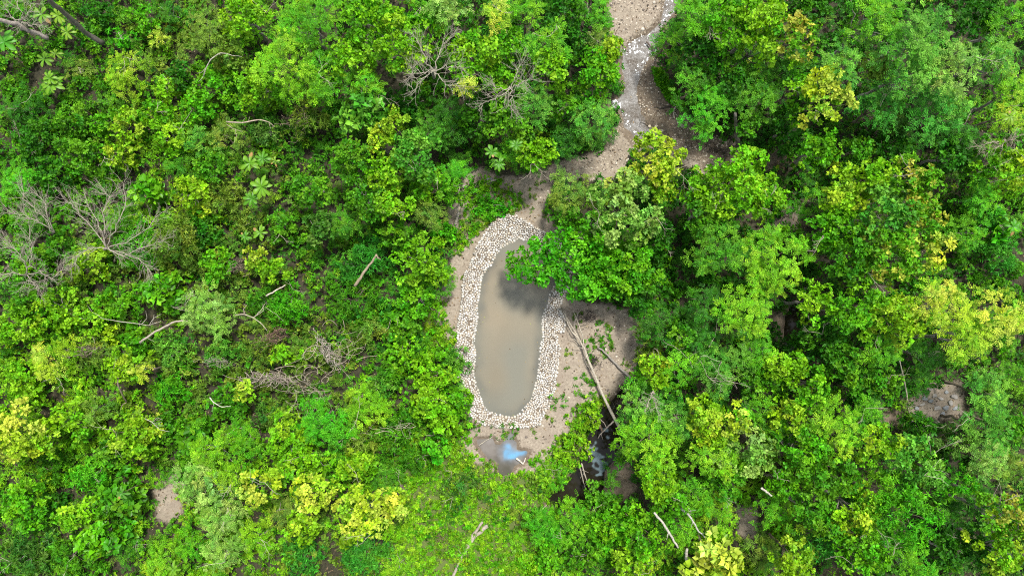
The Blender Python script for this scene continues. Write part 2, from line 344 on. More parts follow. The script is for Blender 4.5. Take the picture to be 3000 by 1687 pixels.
# ------------------------------------------------------------------ stones round the pond
def inside(poly, pts): return sdf(poly, pts[:, 0], pts[:, 1])
def build_stones():
    r = np.random.RandomState(11)
    def walk(poly, off, sp):
        c = []; n = len(poly)
        per = 0
        for i in range(n):
            a = poly[i]; b = poly[(i + 1) % n]; L = np.linalg.norm(b - a); k = max(1, int(round(L / sp)))
            nrm = np.array([(b - a)[1], -(b - a)[0]]) / L
            for j in range(k): c.append(a + (b - a) * (j + .5) / k + nrm * off)
        return np.array(c)
    area = .5 * abs(sum(pR[i][0] * pR[(i + 1) % len(pR)][1] - pR[(i + 1) % len(pR)][0] * pR[i][1] for i in range(len(pR))))
    sgn = 1 if sdf(pR, *walk(pR, .01, 5)[:1].T)[0] < 0 else -1
    rim = walk(pR, .09 * sgn, .19); rim += r.normal(0, .012, rim.shape)
    rim = rim[(inside(pR, rim) < -.04) & (inside(pR, rim) > -.16)]
    keep = []
    for p in rim:
        if all(np.hypot(*(p - q)) > .13 for q in keep[-30:] + keep[:4]): keep.append(p)
    rim = np.array(keep)
    lo, hi = pR.min(0), pR.max(0)
    smp = r.uniform(lo, hi, (90000, 2)); sr = inside(pR, smp); sw = inside(pW, smp)
    smp = smp[(sr < -.01) & (sw > -.01)]; n_cell = len(smp)
    A = n_cell / 90000 * np.prod(hi - lo)
    N = int(A / (.127 ** 2)); free = smp[r.choice(len(smp), N - len(rim), replace=False)]
    for it in range(9):
        seeds = np.vstack([rim, free]); own = np.empty(len(smp), int)
        for k in range(0, len(smp), 2000):
            own[k:k + 2000] = ((smp[k:k + 2000, None] - seeds[None]) ** 2).sum(-1).argmin(1)
        cnt = np.bincount(own, minlength=len(seeds)); cx = np.bincount(own, smp[:, 0], len(seeds)); cy = np.bincount(own, smp[:, 1], len(seeds))
        ok = cnt > 0; cen = seeds.copy(); cen[ok] = np.stack([cx[ok] / cnt[ok], cy[ok] / cnt[ok]], -1)
        mv = .8 if it < 5 else .5
        free = free + (cen[len(rim):] - free) * mv
    seeds = np.vstack([rim, free]); seeds = seeds + r.normal(0, .006, seeds.shape)
    out = []
    for i, p in enumerate(seeds):
        d = seeds - p; dist = np.hypot(*d.T); nb = np.where((dist > 1e-6) & (dist < .5))[0]
        ph = r.uniform(0, .5) + np.arange(12) / 12 * 2 * math.pi; U = np.stack([np.cos(ph), np.sin(ph)], -1)
        proj = U @ d[nb].T; q = (dist[nb] ** 2 / 2)[None] / np.where(proj > 1e-4, proj, 1e9)
        q[proj <= 1e-4] = 9; R = np.minimum(q.min(1) if len(nb) else .1, .125 if i >= len(rim) else .14)
        R = (R + .5 * (np.roll(R, 1) + np.roll(R, -1))) / 2 * r.uniform(.84, .97)
        swd = float(sdf(pW, np.array([p[0]]), np.array([p[1]]))[0])
        if swd < .02: 
            if r.rand() < .35: continue
            R = R * r.uniform(.55, .9)
        if i >= len(rim) and r.rand() < .04: continue
        R = R * (r.uniform(.72, .95) if r.rand() < .25 else 1)
        h = r.uniform(.04, .095) * (1.3 if i < len(rim) else 1)
        tilt = r.normal(0, .12, 2)
        rings = []
        for s, z in ((.93, -.05), (1.0, .3 * h), (.9, .72 * h), (.55, .98 * h)):
            xy = U * (R * s)[:, None]; zz = z + (xy @ tilt) + r.normal(0, .003, 12); rings.append(np.column_stack([xy, zz]))
        V = np.vstack(rings + [[[0, 0, h * 1.03]]]); dirt_ = np.clip(.5 + .8 * float(fnoise(p[0], p[1], 1.7, 91)), 0, 1) * r.uniform(0, .55)
        j = np.arange(12); k = (j + 1) % 12
        F4 = np.vstack([np.stack([a * 12 + j, a * 12 + k, a * 12 + 12 + k, a * 12 + 12 + j], -1) for a in range(3)])
        F3 = np.stack([36 + j, 36 + k, np.full(12, 48)], -1)
        base = r.choice(3, p=[.66, .22, .12]); c = np.array([(.56, .545, .515), (.48, .43, .36), (.34, .33, .31)][base]) * r.uniform(.8, 1.12); c = c * (1 - dirt_) + np.array([.26, .215, .16]) * dirt_
        gz = float(ground_z(np.array([p[0]]), np.array([p[1]]))[0])
        if swd < .15: gz = max(gz, zW - .05 + r.uniform(-.01, .03))
        out.append((p, gz, V, F4, F3, c, float((R ** 2).sum()), i < len(rim), swd))
    return out
stones = build_stones()
order = sorted(range(len(stones)), key=lambda i: -stones[i][6]); big = set(order[:290])
accV, a4, a3, aC, n = [], [], [], [], 0
cyp = P(0, 1000)[1]
for i, (p, gz, V, F4, F3, c, ar, isrim, swd) in enumerate(stones):
    if i in big:
        me = np_mesh("pond_stone", V, [F4, F3], M_STONE, np.tile(c, (len(V), 1)), True)
        o = link("pond_stone", me, loc=(p[0], p[1], gz))
        top = p[1] > P(0, 745)[1]; bot = p[1] < P(0, 1190)[1]; left = p[0] < P(1490, 0)[0]; side = 'left' if left else 'right'
        band = "upper" if p[1] > P(0, 900)[1] else "middle" if p[1] > P(0, 1050)[1] else "lower"
        where = (f"at the pond's upper end, {side} half" if top else f"at the pond's lower end, {side} half" if bot else f"on the pond's {side} bank, {band} third")
        cw = "tan" if c[0] / c[2] > 1.28 else "off-white" if c[0] > .42 else "greyish"
        if isrim: lab = cw + " rounded stone in the outer rim row " + where
        else: lab = "larger " + cw + " stone in the stone lining " + where
        tag(o, lab, "stone", cw + (" rim stones " if isrim else " lining stones ") + where)
    else:
        accV.append(V + [p[0], p[1], gz]); a4.append(F4 + n); a3.append(F3 + n); aC.append(np.tile(c, (len(V), 1))); n += len(V)
o = link("stone_lining", np_mesh("stone_lining", np.vstack(accV), [np.vstack(a4), np.vstack(a3)], M_STONE, np.vstack(aC), True))
tag(o, "smaller off-white stones packed in a sloping ring round the brown pond", "stones", kind='stuff')

# ------------------------------------------------------------------ scattered gravel, foam, litter
def pebbles(pts, size, cols, mat, name, label, cat, flat=.55, seed=1, zoff=0.0, zfix=None, sides=6):
    r = np.random.RandomState(seed); N = len(pts); ph = np.arange(sides) / sides * 2 * math.pi
    z = (ground_z(pts[:, 0], pts[:, 1]) if zfix is None else np.full(N, zfix)) + zoff
    R = size[:, None] * r.uniform(.6, 1.25, (N, sides)); a = r.uniform(0, 6.28, N)[:, None]; st = r.uniform(.6, 1, N)[:, None]
    x = R * np.cos(ph)[None]; y = R * np.sin(ph)[None] * st
    X = x * np.cos(a) - y * np.sin(a); Y = x * np.sin(a) + y * np.cos(a)
    def ring(s, h): return np.stack([pts[:, :1] + X * s, pts[:, 1:] + Y * s, (z + h * size)[:, None] + 0 * X], -1)
    top = np.stack([pts[:, 0], pts[:, 1], z + flat * size * 1.05], -1)[:, None]
    V = np.concatenate([ring(1, -.15), ring(.8, flat * .7), top], 1).reshape(-1, 3); k = 2 * sides + 1
    j = np.arange(sides); j2 = (j + 1) % sides
    f4 = np.stack([j, j2, j2 + sides, j + sides], -1); f3 = np.stack([j + sides, j2 + sides, np.full(sides, 2 * sides)], -1)
    off = (np.arange(N) * k)[:, None, None]
    F4 = (f4[None] + off).reshape(-1, 4); F3 = (f3[None] + off).reshape(-1, 3)
    o = link(name, np_mesh(name, V, [F4, F3], mat, np.repeat(cols, k, 0), False)); tag(o, label, cat, kind='stuff'); return o

r = np.random.RandomState(3)
def scatter(n, polys, seed, excl=(), margin=0.0, dens=None):
    r = np.random.RandomState(seed); lo = np.min([p.min(0) for p in polys], 0) - margin; hi = np.max([p.max(0) for p in polys], 0) + margin
    q = r.uniform(lo, hi, (n, 2)); s = np.min([sdf(p, q[:, 0], q[:, 1]) for p in polys], 0)
    k = s < margin
    for e in excl: k &= sdf(e, q[:, 0], q[:, 1]) > .05
    if dens is not None: k &= r.rand(n) < dens(q[:, 0], q[:, 1])
    return q[k]
bedpoly = poly_world(TP(2, [(752,-30),(760,60),(775,120),(795,190),(790,330),(770,400),(700,445),(600,475),(560,495),(600,520),(800,505),(815,430),(885,405),(1000,480),(1060,490),(1165,468),(1100,402),(1000,350),(930,255),(885,130),(950,-30)]))
g1 = scatter(15000, [bedpoly], 21, [pBR], dens=lambda X, Y: np.clip(.6 + .5 * fnoise(X, Y, 2.2, 14), .12, 1))
g2 = scatter(9000, [pC], 22, [pR, pPU, pPO, bedpoly], dens=lambda X, Y: np.clip(.22 + .5 * fnoise(X, Y, 2.5, 15) + .5 * (X > 5.0) * (Y < 0), .03, .9))
g3 = scatter(9000, pX[:1] + pX[1:6], 23, dens=lambda X, Y: np.full(X.shape, .5))
G = np.vstack([g1, g2, g3]); N = len(G)
sz = np.clip(r.lognormal(-3.15, .42, N), .018, .15)
pc = np.array([(.42, .37, .30), (.30, .25, .20), (.52, .48, .42), (.20, .17, .145), (.12, .10, .085)])[r.choice(5, N, p=[.3, .27, .15, .18, .1])] * r.uniform(.8, 1.15, (N, 1))
pebbles(G, sz, pc, M_STONE, "gravel", "loose tan and grey gravel on the brook bed and sandy clearing", "gravel")

# white foam and mineral crust along the brook
M_FOAM, t_, b_ = mat_new("foam"); b_.inputs["Base Color"].default_value = (.82, .84, .86, 1); b_.inputs["Roughness"].default_value = .5
foamp = [TP(2, q) for q in ([(918,-30),(955,-30),(945,25),(925,45),(905,62),(900,40)], [(868,82),(885,95),(862,120),(850,150),(815,150),(792,165),(800,135),(830,110)],
 [(880,135),(892,145),(882,160),(870,150)], [(855,160),(865,165),(845,200),(832,225),(830,205)], [(762,282),(790,280),(785,310),(765,308)], [(793,318),(808,325),(832,365),(838,385),(820,380),(800,345)],
 [(797,450),(808,452),(805,478),(797,475)], [(776,190),(790,205),(790,215),(778,212)], [(640,478),(652,480),(648,500),(640,495)])]
fw = [poly_world(q, zBR) for q in foamp]
F0 = [scatter(n_, [q], 60 + i, margin=.06, dens=lambda X, Y: np.clip(.42 + 1.1 * fnoise(X, Y, .7, 33), 0, 1)) for i, (q, n_) in enumerate(zip(fw, (170, 270, 45, 80, 90, 100, 18, 14, 10)))]
F0 = np.vstack(F0); fs = r.uniform(.02, .07, len(F0))
pebbles(F0, fs, np.ones((len(F0), 3)), M_FOAM, "foam", "white foam and crust along the shallow brook", "foam", flat=.3, seed=4, zoff=.0, zfix=zBR + .01, sides=7)
for q in ():
    pass

# ------------------------------------------------------------------ leaves
def unit(a): return a / (np.linalg.norm(a, axis=-1, keepdims=True) + 1e-9)
class Leaves:
    def __init__(s): s.V = []; s.C = []; s.n = 0
    def add(s, pos, d, nrm, L, W, col, fold=.22, droop=.1, wide=.55):
        d = unit(d); side = unit(np.cross(d, nrm)); nr = np.cross(side, d)
        L = L[:, None]; W = W[:, None]
        a = pos; b = pos + d * L * wide + side * W * .5 + nr * W * fold; c = pos + d * L - nr * L * droop; e = pos + d * L * wide - side * W * .5 + nr * W * fold
        s.V.append(np.stack([a, b, c, e], 1).reshape(-1, 3)); s.C.append(np.repeat(col, 4, 0)); s.n += len(pos)
    def mesh(s, name, mat, off=(0, 0, 0)):
        V = np.vstack(s.V) - np.array(off); C = np.vstack(s.C); i = np.arange(s.n)[:, None] * 4
        F = np.vstack([i + [0, 2, 1], i + [0, 3, 2]])
        return np_mesh(name, V, F, mat, C)

PAL = {  # main leaf colour, tip colour, share of tip-coloured clumps
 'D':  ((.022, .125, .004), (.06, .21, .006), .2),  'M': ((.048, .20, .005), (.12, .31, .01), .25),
 'G':  ((.065, .265, .004), (.15, .37, .008), .3),  'L': ((.115, .33, .005), (.24, .44, .015), .3),
 'Y':  ((.15, .34, .006), (.31, .45, .025), .3),    'YY': ((.25, .40, .015), (.42, .50, .06), .4),
 'P':  ((.14, .31, .035), (.29, .42, .09), .35),    'C': ((.055, .23, .014), (.15, .35, .03), .35),
 'B':  ((.035, .22, .014), (.08, .30, .022), .3),  'O': ((.095, .20, .016), (.19, .28, .03), .3),
 'V':  ((.05, .29, .005), (.12, .39, .01), .3),     'T': ((.085, .27, .006), (.40, .38, .05), .28),
 'X': ((.045, .16, .014), (.12, .23, .035), .3)}
PALWORD = {'D': 'dark green', 'M': 'mid green', 'G': 'fresh green', 'L': 'lime green', 'Y': 'yellow-green', 'YY': 'pale yellow', 'P': 'pale green', 'C': 'cool green',
           'B': 'bluish green', 'O': 'olive', 'V': 'vivid green', 'T': 'yellow-tipped', 'X': 'dull green'}

def clumps_to_leaves(lv, cen, rc, kind, pal, r, dens=1.0, lscale=1.0, up=.0):
    """cen (n,3) clump centres, rc (n,) radii. Leaves stand in rosettes or fronds on twig tips spread over each clump."""
    main, tip, share = PAL[pal]; main = np.array(main); tip = np.array(tip)
    n = len(cen)
    if kind == 'r': tips, per = 13, 7
    elif kind == 'R': tips, per = 5, 7
    elif kind == 'n': tips, per = 15, 10
    else: tips, per = 20, 7
    k = np.maximum(2, np.round(tips * dens * (rc / .38) ** 2 * r.uniform(.7, 1.3, n))).astype(int)
    id_ = np.repeat(np.arange(n), k); m = len(id_)
    u = unit(r.normal(0, 1, (m, 3))); u[:, 2] = np.abs(u[:, 2]) * 1.0 - .25 * r.rand(m); u = unit(u)
    sh = r.uniform(.35, 1.0, m) ** .6
    st = np.exp(r.normal(0, .28, (n, 3))) * np.array([1.05, 1.05, .72]); tp = cen[id_] + u * (rc[id_] * sh)[:, None] * st[id_]
    ax = unit(u * np.array([1, 1, .8]) + np.array([0, 0, .55 + up]) + r.normal(0, .25, (m, 3)))
    ctip = r.rand(n) < share; cb = np.exp(r.normal(0, .13, n)); hue = r.normal(0, .09, n)
    ccol = np.where(ctip[:, None], main * .35 + tip * .65, main) * cb[:, None] * np.stack([1 + hue * 1.2, 1 + 0 * hue, 1 - hue], -1)
    tcol = ccol[id_] * np.exp(r.normal(0, .13, m))[:, None]
    tj = r.rand(m) < .16; tcol[tj] = tcol[tj] * .4 + tip * .6
    # leaves on each twig tip
    T_ = np.repeat(np.arange(m), per); q = len(T_); j = np.tile(np.arange(per), m)
    A = ax[T_]; ref = unit(np.cross(A, np.array([.31, .77, .55]))); rb = np.cross(A, ref)
    if kind in ('r', 'R'):
        ph = j * 2.4 + r.uniform(0, 6.28, m)[T_] + r.normal(0, .3, q); el = r.uniform(.05, .8, q)
        d = (np.cos(ph) * np.cos(el))[:, None] * ref + (np.sin(ph) * np.cos(el))[:, None] * rb + np.sin(el)[:, None] * A
        nrm = A + r.normal(0, .3, (q, 3)) - d * .2
        s = lscale * (1 if kind == 'r' else 2.0)
        L = r.uniform(.14, .26, q) * s; W = L * r.uniform(.55, .75, q)
        pos = tp[T_] + d * (.02 * s) + A * r.uniform(-.05, .04, q)[:, None] * s
        lv.add(pos, d, nrm, L, W, tcol[T_] * np.exp(r.normal(0, .24, q))[:, None])
    elif kind == 'n':
        # fronds: leaflets in two rows along a drooping rib
        out = unit(A * np.array([1, 1, .35]) + r.normal(0, .35, (m, 3))[T_]); out[:, 2] = out[:, 2] * .5
        out = unit(out); up_ = np.array([0, 0, 1.0]) + A * .3; sidev = unit(np.cross(out, up_)); t_ = (j // 2 + .5) / (per / 2); sg = np.where(j % 2, 1, -1)
        FL = (r.uniform(.32, .5, m) * lscale)[T_]
        pos = tp[T_] + out * (FL * (t_ - .3))[:, None] - np.array([0, 0, 1]) * (FL * .35 * t_ ** 2)[:, None]
        d = out * .65 + sidev * sg[:, None] * .75 + r.normal(0, .12, (q, 3)); nrm = unit(np.cross(sidev, out)) ; nrm *= np.sign(nrm[:, 2:3] + 1e-6)
        L = (r.uniform(.11, .17, q)) * lscale * (1.05 - .3 * t_); W = L * r.uniform(.38, .5, q)
        lv.add(pos, d, nrm + r.normal(0, .25, (q, 3)), L, W, tcol[T_] * np.exp(r.normal(0, .2, q))[:, None], wide=.45)
    else:
        # feathery: thin blades fanning from the tip
        ph = r.uniform(0, 6.28, q); el = r.uniform(.0, .9, q)
        d = (np.cos(ph) * np.cos(el))[:, None] * ref + (np.sin(ph) * np.cos(el))[:, None] * rb + np.sin(el)[:, None] * A
        L = r.uniform(.14, .30, q) * lscale; W = L * r.uniform(.16, .24, q) + .012
        lv.add(tp[T_], d, A + r.normal(0, .4, (q, 3)), L, W, tcol[T_] * np.exp(r.normal(0, .24, q))[:, None], wide=.4, droop=.2)

def bough(mb, p0, p1, r0, r1, r, col, sag=0.0, wob=.06, n=6, sides=5):
    p0 = np.array(p0, float); p1 = np.array(p1, float); t = np.linspace(0, 1, n)[:, None]; L = np.linalg.norm(p1 - p0)
    pts = p0 + (p1 - p0) * t + np.vstack([[0, 0, 0], r.normal(0, wob * L * .5, (n - 2, 3)), [0, 0, 0]]); pts[:, 2] -= sag * L * (4 * t * (1 - t))[:, 0]
    mb.tube(pts, np.linspace(r0, r1, n), sides, col); return pts

def bare_twigs(mb, base, n, L, r, col, spread=1.0, lift=.35, r0=.022, lvl=2, bias=None):
    for k in range(n):
        a = r.uniform(0, 6.28); d = np.array([math.cos(a) * spread, math.sin(a) * spread, lift + r.uniform(-.15, .25)])
        if bias is not None: d = d * .6 + np.array(bias)
        d = d / np.linalg.norm(d); l = L * r.uniform(.6, 1.15); m = 6
        kink = np.cumsum(r.normal(0, .10 * l / m * 2, (m, 3)), 0); kink[0] = 0; kink[:, 2] *= .4
        pts = np.array(base) + d * l * np.linspace(0, 1, m)[:, None] + kink
        mb.tube(pts, np.linspace(r0, r0 * .35, m), 4, np.array(col) * r.uniform(.75, 1.2))
        if lvl > 0:
            for q in (2, 3, 4):
                if r.rand() < .8:
                    dd = d + r.normal(0, .55, 3) * [1, 1, .4]
                    bare_twigs(mb, pts[q], 1, l * r.uniform(.35, .6), r, col, spread, lift, r0 * .6, lvl - 1, bias=dd / np.linalg.norm(dd))

BARK = (.20, .165, .125); PALEB = (.42, .38, .31); GREYB = (.27, .255, .23)
count_leaves = 0
def tree(t, x, y, rr, h, kind, pal, where, twig=0, dens=1.0, asp=(1, 1), ang=0, noun=None, ls=1.0):
    """one tree or shrub: t tile, x, y, rr in tile pixels (where its crown shows), h crown top height in metres"""
    global count_leaves
    seed = int(t * 7919 + x * 31 + y * 17) % 2 ** 31; r = np.random.RandomState(seed)
    px, py = T(t, x, y); R = rr * 1.0373 * S * (CAMH - h) / CAMH
    cx, cy, _ = P(px, py, h * .85)
    bx = cx + r.normal(0, .12 * R); by = cy + r.normal(0, .12 * R)
    gz = float(ground_z(np.array([bx]), np.array([by]))[0])
    big_ = h >= 3.5
    nm = ("broadleaf_tree" if kind in 'rR' else "pinnate_leaved_tree" if kind == 'n' else "feathery_tree") if big_ else ("broadleaf_shrub" if kind in 'rR' else "pinnate_leaved_shrub" if kind == 'n' else "feathery_shrub")
    root = bpy.data.objects.new(nm, None); COL.objects.link(root); root.location = (bx, by, gz); root.empty_display_size = .3
    lw = {'r': 'round-leaved', 'R': 'large-leaved', 'n': 'fine-leaved', 'f': 'feathery'}[kind]
    nw = noun or ("tree" if big_ else "shrub")
    tag(root, f"{PALWORD[pal]} {lw} {nw} {where}", "tree" if big_ else "shrub", "forest trees around the pond" if big_ else "shrubs of the forest understorey")
    # crown: clumps over an uneven dome
    rcm = min(.40, .2 + R * .12); R = max(R - .55 * rcm, .25 * R); area = math.pi * R * R * asp[0] * asp[1]
    want = int(area / (math.pi * rcm ** 2) * 1.15) + 3; ph = r.uniform(0, 6.28, 4); am = r.uniform(.05, .15, 4)
    def edge(a): return 1 + sum(am[k] * np.sin((k + 2) * a + ph[k]) for k in range(4))
    pts = []; tries = 0
    while len(pts) < want and tries < want * 14:
        tries += 1; a = r.uniform(0, 6.28); q = math.sqrt(r.rand()) * edge(a)
        ca = math.cos(ang); sa = math.sin(ang); ux = q * math.cos(a) * R * asp[0]; uy = q * math.sin(a) * R * asp[1]
        p = (ux * ca - uy * sa, ux * sa + uy * ca, q)
        if all((p[0] - o[0]) ** 2 + (p[1] - o[1]) ** 2 > (rcm * 1.02) ** 2 for o in pts): pts.append(p)
    pts = np.array(pts); H = min(.45 * R + .2, 1.2, h * .4); q = np.clip(pts[:, 2], 0, 1.2)
    z = h - rcm - H * q ** 2.2 + r.normal(0, .2 + .06 * R, len(pts))
    cen = np.column_stack([cx + pts[:, 0], cy + pts[:, 1], np.maximum(z, gz + .2)])
    m = int(len(cen) * .6); low = cen[r.choice(len(cen), m, replace=False)] + r.normal(0, .15, (m, 3)); low[:, 2] = np.maximum(low[:, 2] - rcm * 1.6 - r.uniform(0, .4, m), gz + .15)
    lv = Leaves(); off = np.array([bx, by, gz])
    clumps_to_leaves(lv, cen, rcm * r.uniform(.75, 1.25, len(cen)), kind, pal, r, dens * .85, ls)
    clumps_to_leaves(lv, low, rcm * np.ones(m), kind, pal if pal not in ('YY', 'T') else 'L', r, dens * .6, ls)
    count_leaves += lv.n
    link("crown" if big_ else "foliage", lv.mesh("crown", M_GLOSS if kind == 'R' else M_LEAF, off), root)
    mb = MB(); col = np.array(BARK if r.rand() < .6 else GREYB) * r.uniform(.8, 1.2)
    r0 = .03 + .013 * h; top = np.array([cx, cy, gz + (h - gz) * .5])
    bough(mb, (bx, by, gz - .1), top, r0, r0 * .7, r, col, wob=.05, sides=7)
    for c in cen[r.choice(len(cen), min(len(cen), 5 + int(R * 3)), replace=False)]:
        bough(mb, top, c - [0, 0, .1], r0 * .4, .008, r, col, sag=-.05, wob=.1, n=5, sides=4)
    if not twig and r.rand() < .3: twig = 1
    if twig:
        for k in range(twig):
            c = cen[r.randint(len(cen))]; bare_twigs(mb, c + [0, 0, rcm * .6], 2, r.uniform(.7, 1.3) * min(1.6, R), r, PALEB, 1, .25, .013, 2)
    mb.V = [v - off for v in mb.V]; mb.build("trunk" if big_ else "stem", M_BARK, root)
    return root

